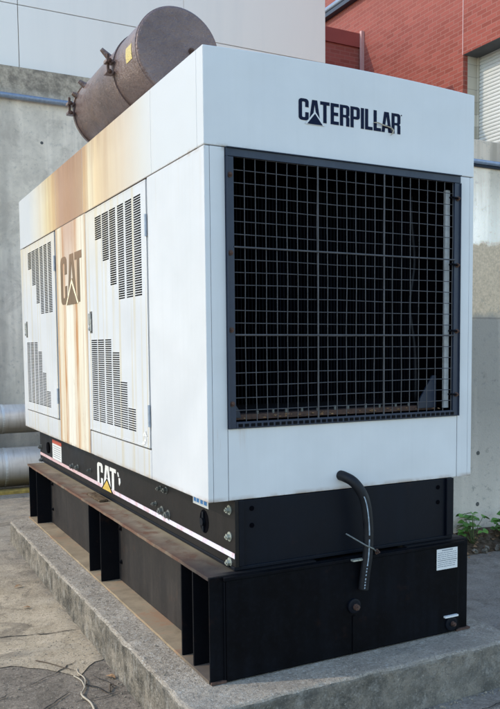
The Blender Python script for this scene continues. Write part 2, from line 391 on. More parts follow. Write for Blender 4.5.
def tube(bm, pts, r, seg=10, cap=True):
    pts = [Vector(p_) for p_ in pts]; rr = r if isinstance(r, (list, tuple)) else [r] * len(pts)
    rings = []; up = None
    for i, p_ in enumerate(pts):
        t = (pts[min(i + 1, len(pts) - 1)] - pts[max(i - 1, 0)]).normalized()
        if up is None:
            up = Vector((0, 0, 1)) if abs(t.z) < .9 else Vector((1, 0, 0))
        a = t.cross(up).normalized(); up = a.cross(t).normalized(); b_ = up
        rings.append([bm.verts.new(p_ + (a * math.cos(q) + b_ * math.sin(q)) * rr[i]) for q in [2 * math.pi * k / seg for k in range(seg)]])
    for i in range(len(rings) - 1):
        for k in range(seg):
            bm.faces.new([rings[i][k], rings[i][(k + 1) % seg], rings[i + 1][(k + 1) % seg], rings[i + 1][k]])
    if cap:
        bm.faces.new(rings[0][::-1]); bm.faces.new(rings[-1])
def lathe(bm, o, ax, prof, seg=32):
    """prof: list of (distance along axis, radius)"""
    o = Vector(o); ax = Vector(ax).normalized()
    a = ax.cross(Vector((0, 0, 1)) if abs(ax.z) < .9 else Vector((1, 0, 0))).normalized(); b_ = ax.cross(a)
    rings = []
    for d, r in prof:
        rings.append([bm.verts.new(o + ax * d + (a * math.cos(q) + b_ * math.sin(q)) * max(r, 1e-5)) for q in [2 * math.pi * k / seg for k in range(seg)]])
    for i in range(len(rings) - 1):
        for k in range(seg):
            bm.faces.new([rings[i][k], rings[i][(k + 1) % seg], rings[i + 1][(k + 1) % seg], rings[i + 1][k]])
    bmesh.ops.recalc_face_normals(bm, faces=bm.faces)
def curve_mesh(name, loops, to3d, mat, parent, base, depth=.0015):
    """flat lettering: 2-D closed loops (holes by even-odd fill), extruded a little and mapped on a surface"""
    cu = bpy.data.curves.new('tmp', 'CURVE'); cu.dimensions = '2D'; cu.fill_mode = 'BOTH'; cu.extrude = depth
    for L in loops:
        s = cu.splines.new('POLY'); s.points.add(len(L) - 1); s.use_cyclic_u = True
        for i, (u, v) in enumerate(L): s.points[i].co = (u, v, 0, 1)
    ob = bpy.data.objects.new('tmp', cu); C.objects.link(ob)
    dg = bpy.context.evaluated_depsgraph_get(); me = bpy.data.meshes.new_from_object(ob.evaluated_get(dg))
    bpy.data.objects.remove(ob)
    bm = bmesh.new(); bm.from_mesh(me); bpy.data.meshes.remove(me)
    for v in bm.verts: v.co = Vector(to3d(v.co.x, v.co.y, v.co.z))
    bmesh.ops.recalc_face_normals(bm, faces=bm.faces)
    return link(name, bm, mat, parent, base)

def bez(pts, n=8):
    out = []
    P = [Vector(p_) for p_ in pts]
    for i in range(len(P) - 1):
        p0 = P[max(i - 1, 0)]; p1 = P[i]; p2 = P[i + 1]; p3 = P[min(i + 2, len(P) - 1)]
        for k in range(n):
            t = k / n
            out.append(.5 * ((2 * p1) + (-p0 + p2) * t + (2 * p0 - 5 * p1 + 4 * p2 - p3) * t * t + (-p0 + 3 * p1 - 3 * p2 + p3) * t ** 3))
    out.append(P[-1]); return out
# ------------------------------------------------------------------ condensed lettering
def rrect(x0, y0, x1, y1, r, corners=(1, 1, 1, 1), n=4):
    """corner order: bl, br, tr, tl"""
    L = []
    for (cx, cy, a0, on) in ((x0 + r, y0 + r, 180, corners[0]), (x1 - r, y0 + r, 270, corners[1]), (x1 - r, y1 - r, 0, corners[2]), (x0 + r, y1 - r, 90, corners[3])):
        if on:
            for k in range(n + 1):
                q = R(a0 + 90 * k / n); L.append((cx + r * math.cos(q), cy + r * math.sin(q)))
        else:
            L.append({180: (x0, y0), 270: (x1, y0), 0: (x1, y1), 90: (x0, y1)}[a0])
    return L
def glyph(c, w=.46, s=.155):
    if c == 'C':
        o = rrect(0, 0, w, 1, .14); i = rrect(s, s * .9, w - s, 1 - s * .9, .05)
        # open the right side
        out = [(w, .36)] + [(w, .64)]
        L = [(w, .62)] + [p_ for p_ in o if p_[1] >= .62 and p_[0] > w / 2] + [p_ for p_ in o if p_[0] <= w / 2][0:] 
        top = [p_ for p_ in rrect(0, 0, w, 1, .14, n=4)]
        bl, br, tr, tl = top[0:5], top[5:10], top[10:15], top[15:20]
        ii = rrect(s, s * .9, w - s, 1 - s * .9, .05); ibl, ibr, itr, itl = ii[0:5], ii[5:10], ii[10:15], ii[15:20]
        return [[(w, .62)] + tr + tl + bl + br + [(w, .38), (w - s, .38)] + ibr[::-1] + ibl[::-1] + itl[::-1] + itr[::-1] + [(w - s, .62)]], w
    if c == 'A':
        w = w * 1.12
        return [[(0, 0), (w * .27, 1), (w * .73, 1), (w, 0), (w - s * 1.05, 0), (w - s * 1.05 - .02, .20), (s * 1.05 + .02, .20), (s * 1.05, 0)],
                [(w * .5 - .065, .36), (w * .5 + .065, .36), (w * .5, .80)]], w
    if c == 'T':
        w = w * .95
        return [[(0, 1), (w, 1), (w, 1 - s), (w / 2 + s / 2, 1 - s), (w / 2 + s / 2, 0), (w / 2 - s / 2, 0), (w / 2 - s / 2, 1 - s), (0, 1 - s)]], w
    if c == 'E':
        w = w * .85
        return [[(0, 0), (w, 0), (w, s), (s, s), (s, .5 - s / 2), (w * .92, .5 - s / 2), (w * .92, .5 + s / 2), (s, .5 + s / 2), (s, 1 - s), (w, 1 - s), (w, 1), (0, 1)]], w
    if c == 'P':
        o = rrect(0, .40, w, 1, .13, (0, 1, 1, 0))
        return [[(0, 0), (s, 0), (s, .40)] + [p_ for p_ in o if p_[0] > s][0:] + [(0, 1)], rrect(s, .40 + s * .85, w - s, 1 - s * .85, .04, (0, 1, 1, 0))], w
    if c == 'R':
        o = rrect(0, .42, w, 1, .13, (0, 1, 1, 0)); up = [p_ for p_ in o if p_[0] > s]
        up = [p_ for p_ in up if p_[1] > .5]
        return [[(0, 0), (s, 0), (s, .42), (w - s - .02, .42), (w - s, .36), (w - s, 0), (w, 0), (w, .40), (w - .05, .47)] + [(w, .56)] + up + [(0, 1)],
                rrect(s, .42 + s * .75, w - s, 1 - s * .85, .04, (0, 1, 1, 0))], w
    if c == 'I': return [[(0, 0), (s, 0), (s, 1), (0, 1)]], s
    if c == 'L':
        w = w * .82
        return [[(0, 0), (w, 0), (w, s), (s, s), (s, 1), (0, 1)]], w
def word(txt, gap=.055):
    loops = []; x = 0; spans = []
    for ch in txt:
        L, w = glyph(ch)
        g_ = gap
        if ch in 'A' and x > 0: x -= .03
        loops += [[(u + x, v) for u, v in l] for l in L]; spans.append((x, x + w)); x += w + g_
        if ch in 'A': x -= .05
    return loops, x - gap, spans

# ------------------------------------------------------------------ geometry constants (metres, from the photo)
W = 1.70; L = 4.66; ZT = 1.606; ZS = 1.14; ZB = -.61; ZK = -.974; ZP = -1.52
GX0, GX1, GZ0, GZ1 = .112, 1.59, -.245, 1.138
base = (.83, 2.2, ZP)
gen = empty('generator_set', base, 'white rust-streaked diesel generator enclosure on black steel base standing on a concrete pad', 'generator')
def part(name, bm, mat, parent=None, **k): return link(name, bm, mat, parent or gen, base, **k)

def crown(x): return .022 * (1 - ((x - W / 2) / (W / 2)) ** 2)
# --- upper band
def front_top():
    bm = bmesh.new(); n = 16
    xs = [W * i / n for i in range(n + 1)]
    f = {}
    for j, (yy) in enumerate((0, .084)):
        for i, xx in enumerate(xs):
            f[j, i, 0] = bm.verts.new((xx, yy, ZS)); f[j, i, 1] = bm.verts.new((xx, yy, ZT + crown(xx)))
    for i in range(n):
        bm.faces.new([f[0, i, 0], f[0, i + 1, 0], f[0, i + 1, 1], f[0, i, 1]])
        bm.faces.new([f[1, i, 0], f[1, i, 1], f[1, i + 1, 1], f[1, i + 1, 0]])
        bm.faces.new([f[0, i, 1], f[0, i + 1, 1], f[1, i + 1, 1], f[1, i, 1]])
        bm.faces.new([f[0, i, 0], f[1, i, 0], f[1, i + 1, 0], f[0, i + 1, 0]])
    bm.faces.new([f[0, 0, 0], f[0, 0, 1], f[1, 0, 1], f[1, 0, 0]]); bm.faces.new([f[0, n, 0], f[1, n, 0], f[1, n, 1], f[0, n, 1]])
    bmesh.ops.recalc_face_normals(bm, faces=bm.faces)
    return bm
part('front_hood_panel', front_top(), M['paint'], bevel=.005)
def roof_skin(y0, y1):
    bm = bmesh.new(); n = 16; a = []
    for i in range(n + 1):
        xx = .021 + (W - .042) * i / n; a.append([bm.verts.new((xx, yy, ZT + crown(xx) - d)) for yy in (y0, y1) for d in (0, .03)])
    for i in range(n):
        p_, q = a[i], a[i + 1]
        bm.faces.new([p_[0], q[0], q[2], p_[2]]); bm.faces.new([p_[1], p_[3], q[3], q[1]])
        bm.faces.new([p_[0], p_[1], q[1], q[0]]); bm.faces.new([p_[2], q[2], q[3], p_[3]])
    bm.faces.new([a[0][0], a[0][2], a[0][3], a[0][1]]); bm.faces.new([a[n][0], a[n][1], a[n][3], a[n][2]])
    bmesh.ops.recalc_face_normals(bm, faces=bm.faces); return bm
for (y0, y1) in ((.086, .756), (.759, 2.25), (2.253, 3.10), (3.103, L)):
    part('roof_panel', roof_skin(y0, y1), M['paint'])
    part('upper_side_panel', B(0, .02, y0, y1, ZS, ZT + .0005), M['paint'], bevel=.004)
    part('upper_side_panel', B(W - .02, W, y0, y1, ZS, ZT + .0005), M['paint'], bevel=.004)
part('rear_panel', B(.02, W - .02, L - .02, L, ZB, ZT - .031), M['paint'])
# --- dark core behind all the seams
part('inner_shell', B(.036, W - .036, .50, L - .03, ZB + .01, ZT - .05), M['gap'])
# --- lower band, each side
UP = [(1.93, 1.785, .902), (1.755, 1.615, .739), (1.585, 1.455, .568), (1.405, 1.285, .477), (1.24, 1.12, .475), (1.075, .95, .472)]
LO = [(2.092, 1.945, .222), (1.925, 1.775, .222), (1.745, 1.602, .222), (1.577, 1.425, .131), (1.415, 1.272, -.045), (1.262, 1.110, -.21)]
def door_skin(xf, xb, y0, y1, z0, z1, dy, ups=UP, los=LO):
    """door sheet with real louvre slots left open"""
    pz = .0145; sl = .0085
    def inslot(y, z):
        for (a, b_, zb) in ups:
            if b_ - .004 + dy < y < a + .004 + dy and zb < z < 1.062: return ((1.062 - z) % pz) < sl
        for (a, b_, zt) in los:
            if b_ + dy < y < a + dy and -.35 < z < zt: return ((.222 - z) % pz) < sl
        return False
    ys = {y0, y1}; zs = {z0, z1}
    for (a, b_, q) in los: ys |= {a + dy, b_ + dy}
    for (a, b_, q) in ups: ys |= {a + .004 + dy, b_ - .004 + dy}
    k = 0
    while 1.062 - k * pz > .45:
        zs |= {1.062 - k * pz, 1.062 - k * pz - sl}; k += 1
    k = 0
    while .222 - k * pz > -.36:
        zs |= {.222 - k * pz, .222 - k * pz - sl}; k += 1
    ys = sorted(v for v in ys if y0 <= v <= y1); zs = sorted(v for v in zs if z0 <= v <= z1)
    bm = bmesh.new(); V = {}
    def vv(i, j, s):
        if (i, j, s) not in V: V[i, j, s] = bm.verts.new((xf if s == 0 else xb, ys[i], zs[j]))
        return V[i, j, s]
    solid = {}
    for i in range(len(ys) - 1):
        for j in range(len(zs) - 1):
            solid[i, j] = not inslot((ys[i] + ys[i + 1]) / 2, (zs[j] + zs[j + 1]) / 2)
    for (i, j), s_ in solid.items():
        if not s_: continue
        bm.faces.new([vv(i, j, 0), vv(i, j + 1, 0), vv(i + 1, j + 1, 0), vv(i + 1, j, 0)])
        for (di, dj, e) in ((-1, 0, ((i, j), (i, j + 1))), (1, 0, ((i + 1, j + 1), (i + 1, j))), (0, -1, ((i + 1, j), (i, j))), (0, 1, ((i, j + 1), (i + 1, j + 1)))):
            if not solid.get((i + di, j + dj), False):
                (a, b_), (c, d) = e
                bm.faces.new([vv(a, b_, 0), vv(a, b_, 1), vv(c, d, 1), vv(c, d, 0)])
    bmesh.ops.recalc_face_normals(bm, faces=bm.faces)
    lips = bmesh.new(); d = -.0035 if xf < .5 else .0035
    for (a, b_, q) in ups:
        k = 0
        while 1.062 - k * pz - sl > q: box(lips, xf, xf + d, b_ - .002 + dy, a + .002 + dy, 1.062 - k * pz, 1.062 - k * pz + .0022); k += 1
    for (a, b_, q) in los:
        k = 0
        while .222 - k * pz - sl > -.352:
            if .222 - k * pz <= q + .001: box(lips, xf, xf + d, b_ + dy, a + dy, .222 - k * pz, .222 - k * pz + .0022)
            k += 1
    return bm, lips
def door(s, y0, y1, dy, hy, hs):
    """s=-1: left side (x=0) facing the sun, s=+1: right side"""
    X = (lambda d: d) if s < 0 else (lambda d: W - d)
    skin, lips = door_skin(X(-.003), X(-.0012), y0, y1, -.428, 1.128, dy)
    lm = bpy.data.meshes.new('t'); lips.to_mesh(lm); lips.free(); skin.from_mesh(lm); bpy.data.meshes.remove(lm)
    d = part('louvred_door', skin, M['paint']); pass
    part('door_backing', B(X(.035), X(.045), y0 + .005, y1 - .005, -.425, 1.125), M['gap'], d)
    # rolled edges round the sheet
    bm = bmesh.new()
    box(bm, X(-.004), X(.03), y0, y0 + .008, -.428, 1.128); box(bm, X(-.004), X(.03), y1 - .008, y1, -.428, 1.128)
    box(bm, X(-.006), X(.03), y0 + .009, y1 - .009, -.428, -.418); box(bm, X(-.004), X(.03), y0 + .009, y1 - .009, 1.12, 1.128)
    part('door_rim', bm, M['paint'], d)
    h = part('door_handle', B(X(-.005), X(.0), hy - .030, hy + .030, .27, .425), M['recess'], d, bevel=.002)
    bm = bmesh.new(); box(bm, X(-.016), X(-.006), hy - .020, hy + .020, .285, .375); box(bm, X(-.022), X(-.006), hy - .014, hy + .014, .33, .41)
    tube(bm, [(X(-.006), hy, .30), (X(-.024), hy, .30)], .011, 10)
    part('paddle_latch', bm, M['chrome'], d, bevel=.002)
    for (a, b_) in ((.805, .93), (-.30, -.172)):
        bm = bmesh.new(); tube(bm, [(X(-.008), hs, a), (X(-.008), hs, b_)], .009, 10)
        part('hinge', bm, M['hinge'], d, smooth=False)
for s in (-1, 1):
    X = (lambda d: d) if s < 0 else (lambda d: W - d)
    part('corner_panel', B(X(0), X(.03), .0, .838, ZB, ZS - .004), M['paint'], bevel=.004)
    door(s, .850, 2.185, 0, 2.085, .846)
    part('sill_panel', B(X(0), X(.03), .844, 2.105, ZB, -.44), M['paint'], bevel=.003)
    part('sill_panel', B(X(.002), X(.03), 2.109, 2.184, ZB, -.44), M['paint'], bevel=.003)
    cp = part('centre_panel', B(X(0), X(.03), 2.196, 3.146, ZB, ZS - .004), M['paint'], bevel=.003)
    for ya in (2.1865, 3.147): part('seam_shade_strip', B(X(.003), X(.02), ya, ya + .0085, ZB + .01, ZS - .006), M['dark_seam'], cp)  # dark strip set in the gap so the seam looks shaded
    part('seam_shade_strip', B(X(.002), X(.02), .1, L - .03, ZS - .0038, ZS - .0002), M['dark_seam'])  # same dark strip, painted shade line below the roof band
    if s < 0: centre = cp
    door(s, 3.172, 4.525, 2.352, 4.425, 3.166)
    part('sill_panel', B(X(0), X(.03), 3.156, 4.525, ZB, -.44), M['paint'], bevel=.003)
    part('corner_panel', B(X(0), X(.03), 4.531, L, ZB, ZS - .004), M['paint'], bevel=.003)
part('floor_pan', B(.032, W - .032, .03, L - .03, ZB + .002, ZB + .012), M['navy'])
# --- front face
part('front_post', B(.031, GX0 - .002, 0, .03, ZB, ZS - .004), M['paint'], bevel=.002)
part('front_post', B(GX1 + .002, W - .031, 0, .03, ZB, ZS - .004), M['paint'], bevel=.002)
part('front_lower_panel', B(GX0 + .001, GX1 - .001, 0.001, .03, ZB, GZ0 - .002), M['paint'], bevel=.003)
# --- radiator cell: dark box open to the front
bm = bmesh.new()
box(bm, .035, .13, .031, .45, ZB + .02, ZS - .01); box(bm, 1.572, W - .035, .031, .45, ZB + .02, ZS - .01)
box(bm, .13, 1.572, .031, .45, ZS - .01, ZT - .06); box(bm, .13, 1.572, .031, .45, ZB + .02, GZ0 + .01)
part('radiator_housing', bm, M['dark'])
bm = bmesh.new(); x = .135
while x < 1.5:
    box(bm, x, x + .004, .30, .34, -.15, 1.12); x += .022
box(bm, .131, 1.571, .341, .36, -.23, 1.127)
part('radiator_core', bm, plain('radiator_fins', (.0035, .004, .007), .8, 0, .5, 6, spec=.1))
bm = bmesh.new(); box(bm, .14, 1.50, .10, .13, -.212, -.186); box(bm, .14, 1.50, .131, .30, -.205, -.197)
rail = part('radiator_bottom_rail', bm, M['rust'])
for i in range(14):
    x = .23 + i * .098 + random.uniform(-.02, .02)
    bm = bmesh.new(); tube(bm, [(x, .115, -.186), (x, .115, -.165 + random.uniform(-.006, .006))], .007, 6); part('bolt', bm, M['zinc_dark'], rail)
for x0, s, gw, gh in ((.14, 1, .085, .12), (1.50, -1, .13, .19)):
    bm = bmesh.new()
    v = [bm.verts.new((x0 + s * a, yy, z)) for yy in (.085, .095) for a, z in ((0, -.2), (gw, -.2), (gw * .9, -.2 + gh * .3), (gw * .2, -.2 + gh), (0, -.2 + gh))]
    bm.faces.new(v[0:5]); bm.faces.new(v[5:10][::-1])
    for k in range(5): bm.faces.new([v[k], v[(k + 1) % 5], v[5 + (k + 1) % 5], v[5 + k]])
    bmesh.ops.recalc_face_normals(bm, faces=bm.faces)
    part('gusset', bm, M['grille_frame'])
bm = bmesh.new(); tube(bm, bez([(1.44, .20, -.17), (1.43, .20, .15), (1.40, .21, .4), (1.44, .22, .66), (1.40, .20, .9), (1.43, .24, 1.05)], 5), .009, 8)
part('harness_cable', bm, M['rubber'], smooth=True)
part('side_seal', B(1.527, 1.556, .04, .06, -.20, 1.06), M['strip_grey'])
# --- grille frame
bm = bmesh.new(); y0, y1 = -.012, .004
box(bm, GX0, .152, y0, y1, GZ0, 1.094); box(bm, 1.548, GX1, y0, y1, GZ0, 1.094)
box(bm, GX0, GX1, y0 - .002, y1, 1.095, GZ1); box(bm, .153, 1.547, y0, y1, GZ0, -.212)
box(bm, GX0, GX0 + .004, y0 - .010, y0 - .001, GZ0, 1.094); box(bm, GX1 - .004, GX1, y0 - .01, y0 - .001, GZ0, 1.094)
box(bm, GX0, GX1, y0 - .012, y0 - .003, GZ1 - .005, GZ1)
fr = part('grille_frame', bm, M['grille_frame'], bevel=.0015)
bm = bmesh.new()
for i in range(24):
    x = .152 + .0603 * i
    tube(bm, [(x + random.uniform(-.002, .002), -.004, -.215)] + [(x + random.uniform(-.003, .003), -.004 + random.uniform(-.003, .003), q) for q in (.0, .25, .5, .78)] + [(x + random.uniform(-.002, .002), -.004, 1.10)], .0022, 5)
for k in range(22):
    z = 1.096 - .0625 * k
    tube(bm, [(.150, 0, z)] + [(q, random.uniform(-.003, .003), z + random.uniform(-.003, .003)) for q in (.45, .75, 1.05, 1.3)] + [(1.55, 0, z)], .0022, 5)
for x in (.634, 1.0565): tube(bm, [(x, -.009, -.215), (x, -.009, 1.10)], .0045, 6)
for z in (.657, .224): tube(bm, [(.150, -.012, z), (1.55, -.012, z)], .0045, 6)
part('wire_mesh', bm, M['wire'], fr)
bm = bmesh.new(); random.seed(21)
for i in range(46):
    q = random.uniform(.2, 1.5); zz = random.choice([-.19, -.2, -.2, -.195]); res = bmesh.ops.create_icosphere(bm, subdivisions=1, radius=random.uniform(.004, .011), matrix=Matrix.Translation((q, random.uniform(.02, .13), zz)))
    for v in res['verts']: v.co.z = zz + (v.co.z - zz) * .5; v.co.x += random.uniform(-.004, .004)
part('trapped_debris', bm, M['dryleaf'], gen)['kind'] = 'stuff'
def hexbolt(x, y, z, ax, r, mat, parent, wr=1.5, h=.014):
    bm = bmesh.new(); o = Vector((x, y, z)); a = Vector(ax)
    tube(bm, [o, o + a * .004], r * wr, 14); tube(bm, [o + a * .004, o + a * h], r, 6); tube(bm, [o + a * h, o + a * (h + .008)], r * .45, 8)
    return part('bolt', bm, mat, parent)
for z in (1.005, .627, .248, -.12):
    hexbolt(.131, -.013, z, (0, -1, 0), .009, M['rust'], fr); hexbolt(1.569, -.013, z, (0, -1, 0), .009, M['rust'], fr)
    bm = bmesh.new(); tube(bm, [(1.569, -.022, z), (1.53, -.022, z + .004), (1.51, -.010, z + .002)], .006, 6); part('mesh_clip', bm, M['tank_black'], fr)
# scale-like weld/gasket strip under the bottom bar
bm = bmesh.new()
for i in range(40):
    x = .165 + i * .035; box(bm, x, x + .022, -.0155, -.0125, -.238, -.222)
part('frame_slots', bm, M['tank_black'], fr)
# --- lettering on the hood
loops, w, spans = word('CATERPILLAR')
LX0, LX1, LZ, LH = .527, 1.168, 1.322, .108
k = (LX1 - LX0) / w
tri = [((spans[1][0] + spans[1][1]) / 2 - .36, -.14), ((spans[1][0] + spans[1][1]) / 2 + .36, -.14), ((spans[1][0] + spans[1][1]) / 2, .36)]
triw = [(tri[0][0] - .10, tri[0][1] - .02), (tri[1][0] + .10, tri[1][1] - .02), (tri[2][0], tri[2][1] + .12)]
fm = lambda d: (lambda u, v, z: (LX0 + u * k, -.0012 - d - z, LZ + v * LH))
lg = curve_mesh('hood_lettering', loops, fm(0), M['logo_navy'], gen, base, .0008)
curve_mesh('lettering_cutout', [triw], fm(.0018), M['paint'], lg, base, .0006)
curve_mesh('triangle_mark', [tri], fm(.0034), M['logo_navy'], lg, base, .0006)
curve_mesh('trademark_dot', [rrect(w + .03, .92, w + .08, .98, .01)], fm(0), M['logo_navy'], lg, base, .0006)
bm = bmesh.new()
pts = [(.985, 1.361), (1.01, 1.362), (1.045, 1.355), (1.08, 1.352), (1.105, 1.347), (1.115, 1.335), (1.108, 1.318), (1.095, 1.305)]
tube(bm, [(a, -.010 - .004 * math.sin(i * 1.3), b_) for i, (a, b_) in enumerate(pts)], [.002, .004, .004, .003, .004, .005, .004, .001], 5)
part('peeling_film', bm, M['twig'], lg)
# --- faded CAT on the centre panel of the sunny side
def catmark(name, y_left, zt, width, h, x, mats, parent, off):
    lp = []; w_ = .47
    Lc, _ = glyph('C', .44, .15); lp += Lc
    aw = .58; ax = .44 + .03
    lp += [[(ax, 0), (ax + aw * .28, 1), (ax + aw * .72, 1), (ax + aw, 0), (ax + aw - .16, 0), (ax + aw - .165, .12), (ax + .165, .12), (ax + .16, 0)],
           [(ax + aw / 2 - .07, .50), (ax + aw / 2 + .07, .50), (ax + aw / 2, .84)]]
    tx = ax + aw - .08
    lp += [[(tx, 1), (tx + .44, 1), (tx + .44, .85), (tx + .30, .85), (tx + .30, 0), (tx + .14, 0), (tx + .14, .85), (tx, .85)]]
    tot = tx + .44; kk = width / tot
    mp = lambda d: (lambda u, v, z: (x - .0012 - d - z, y_left - u * kk, zt - h + v * h))
    lo_ = curve_mesh(name, lp, mp(0), mats[0], parent, base, .0008)
    c = ax + aw / 2
    curve_mesh('mark_outline', [[(c - .42, -.02), (c + .42, -.02), (c, .50)]], mp(.0018), mats[1], lo_, base, .0005)
    curve_mesh('triangle_mark', [[(c - .34, -.02), (c + .34, -.02), (c, .40)]], mp(.0034), mats[2], lo_, base, .0005)
    return lo_, tot
catmark('faded_side_lettering', 2.985, .890, .665, .378, 0, (M['logo_faded'], M['logo_cream'], M['logo_faded']), centre, 0)
# small specks and tape residue
bm = bmesh.new(); random.seed(9)
for i in range(7):
    cy, cz = random.uniform(.92, .99), random.uniform(-.42, -.34); n_ = 9
    vs = [bm.verts.new((-.0045 - i * .0003, cy + math.cos(q) * random.uniform(.006, .03), cz + math.sin(q) * random.uniform(.004, .018))) for q in [2 * math.pi * k / n_ for k in range(n_)]]
    bm.faces.new(vs)
part('tape_residue', bm, M['sticker_white'], gen)

# --- skid
SX = .139; SXR = 1.558
sk = part('skid', B(SX, SX + .02, -.012, 4.67, ZK + .022, ZB - .002), M['skid'])
bm = bmesh.new(); box(bm, SX + .021, SXR - .021, .004, .02, ZK + .004, ZB - .004)
part('skid_front_plate', bm, M['navy'], sk, bevel=.004)
bm = bmesh.new(); box(bm, SX - .004, SXR, -.006, 4.67, ZK + .002, ZK + .021); box(bm, SX + .0205, SX + .05, -.014, .003, ZK + .022, ZB - .002); box(bm, SXR - .05, SXR, -.014, .003, ZK + .022, ZB - .002)
part('skid_foot_flange', bm, M['navy'], sk, bevel=.003)
part('skid_rail', B(SXR - .02, SXR, .004, 4.67, ZK + .022, ZB - .002), M['skid'], sk)
for x in (.241, 1.4535):
    for z in (-.661, -.749):
        bm = bmesh.new(); tube(bm, [(x, .0035, z), (x, .001, z)], .013, 14); part('bolt_hole', bm, M['dark'], sk)
for (y, z) in ((.055, -.668), (.055, -.806), (.055, -.940)): hexbolt(SX, y, z, (-1, 0, 0), .016, M['zinc'], sk, 1.6, .02)
for (y, z, r) in ((1.085, -.714, .013), (.98, -.709, .016), (1.178, -.826, .012), (1.064, -.852, .022), (.951, -.856, .022), (3.326, -.862, .02), (3.149, -.852, .022), (2.742, -.82, .012), (4.62, -.83, .02), (4.60, -.96, .016)):
    hexbolt(SX, y, z, (-1, 0, 0), r, M['zinc_dark'], sk, 1.4, .025)
bm = bmesh.new(); tube(bm, [(SX, .388, -.790), (SX - .002, .388, -.790)], .062, 24)
for v in bm.verts: v.co.z = -.790 + (v.co.z + .790) * 1.05
kn = part('knockout_hole', bm, M['dark'], sk)
bm = bmesh.new(); tube(bm, [(SX - .003, .388, -.79), (SX - .02, .388, -.79)], .022, 12); box(bm, SX - .012, SX - .003, .378, .398, -.845, -.735)
part('lug_bracket', bm, M['navy'], kn)
bm = bmesh.new(); box(bm, SX - .0022, SX - .0006, -.006, 4.66, -.910, -.882)
part('pinstripe', bm, M['stripe'], sk)
lo_, tot = catmark('skid_lettering', 2.535, -.722, .50, .185, SX, (M['sticker_white'], M['tank_black'], M['yellow']), sk, 0)
mp = lambda u, v, z: (SX - .0012 - z, u, v)
curve_mesh('trademark_ticks', [[(2.00, -.735), (1.975, -.735), (1.955, -.765), (1.985, -.765)], [(1.97, -.772), (1.935, -.772), (1.925, -.80), (1.95, -.83), (1.965, -.815)]], mp, M['sticker_white'], lo_, base)
st = part('warning_label', B(SX - .0022, SX - .0006, 3.735, 4.10, -.885, -.735), M['sticker_white'], sk)
bm = bmesh.new(); box(bm, SX - .0022, SX - .0006, 3.735, 4.10, -.733, -.700); part('label_header', bm, M['sticker_red'], st)
bm = bmesh.new()
for k in range(6): box(bm, SX - .0032, SX - .0024, 3.77, 4.06, -.86 + k * .02, -.853 + k * .02)
part('label_print', bm, M['sticker_grey'], st)
bm = bmesh.new(); tube(bm, [(SX - .001, 4.27, -.80), (SX - .012, 4.27, -.80)], .055, 20); part('cable_gland', bm, M['dark'], sk)
# blue and white sticker hanging at the enclosure corner
st = part('edge_sticker', B(SX - .0022, SX - .0006, .325, .545, -.712, -.62), M['sticker_white'], sk)
bm = bmesh.new()
for (a, b_) in ((.50, .53), (.455, .49), (.40, .435), (.345, .385)): box(bm, SX - .0032, SX - .0024, a, b_, -.698, -.650)
part('sticker_print', bm, M['sticker_blue'], st)
part('debris_clod', B(SX - .10, SX - .03, 2.15, 2.50, ZK + .001, ZK + .02), M['dirt'], sk, bevel=.008)

# --- base frame (tank): I-beam side with stiffeners, closed front plate
TX0, TX1, TY0, TY1 = -.023, 1.637, -.049, 4.50
tk = part('base_frame', B(.115, 1.50, .012, TY1 - .005, ZP + .02, ZK - .02), M['beam'])
def rough_edge(bm, amp, scl=9):
    for v in bm.verts:
        n_ = mnoise.noise(v.co * scl); v.co.x += n_ * amp; v.co.z += mnoise.noise(v.co * scl + Vector((5, 5, 5))) * amp * .5
def grid_box(x0, x1, y0, y1, z0, z1, ny):
    bm = bmesh.new(); rows = []
    for i in range(ny + 1):
        y = y0 + (y1 - y0) * i / ny
        rows.append([bm.verts.new(c) for c in ((x0, y, z0), (x1, y, z0), (x1, y, z1), (x0, y, z1))])
    for i in range(ny):
        a, b_ = rows[i], rows[i + 1]
        for k in range(4): bm.faces.new([a[k], a[(k + 1) % 4], b_[(k + 1) % 4], b_[k]])
    bm.faces.new(rows[0][::-1]); bm.faces.new(rows[-1]); bmesh.ops.recalc_face_normals(bm, faces=bm.faces)
    return bm
bm = grid_box(TX0, .60, TY0 + .014, TY1, ZK - .018, ZK, 90)
for v in bm.verts:
    if v.co.x < .1: v.co.x += mnoise.noise(v.co * 7) * .004; v.co.z += mnoise.noise(v.co * 3) * .002 - .001
part('top_flange', bm, M['flange'], tk)
bm = grid_box(TX0, .60, TY0 + .014, TY1, ZP + .003, ZP + .018, 90)
for v in bm.verts:
    if v.co.x < .1: v.co.x += mnoise.noise(v.co * 7) * .004
part('bottom_flange', bm, M['lowflange'], tk)
part('top_flange', B(1.2, TX1, TY0 + .014, TY1, ZK - .018, ZK), M['flange'], tk); part('bottom_flange', B(1.2, TX1, TY0 + .014, TY1, ZP + .003, ZP + .018), M['lowflange'], tk)
for y in (TY1 - .03, 4.12, 2.24, 1.93, .35, .185):
    for (a, b_) in ((TX0 + .006, .114), (1.501, TX1 - .006)):
        sf = part('stiffener_plate', B(a, b_, y - .006, y + .006, ZP + .019, ZK - .019), M['stiff'], tk)
for y in (4.02, 1.86):
    for z in (-1.12, -1.36): hexbolt(.115, y, z, (-1, 0, 0), .011, M['stiff'], tk)
part('end_plate', B(TX0, TX1, TY0, TY0 + .012, ZP + .002, ZK - .004), M['tank_black'], tk, bevel=.003)
fp = part('front_tank_plate', B(.062, 1.557, TY0 - .014, TY0 - .001, ZP + .004, ZK - .026), M['tank_black'], tk, bevel=.006)
bm = bmesh.new(); box(bm, .05, 1.60, TY0 - .022, TY0 + .03, ZK - .025, ZK - .006); part('plate_lip', bm, M['tank_black'], tk, bevel=.003)
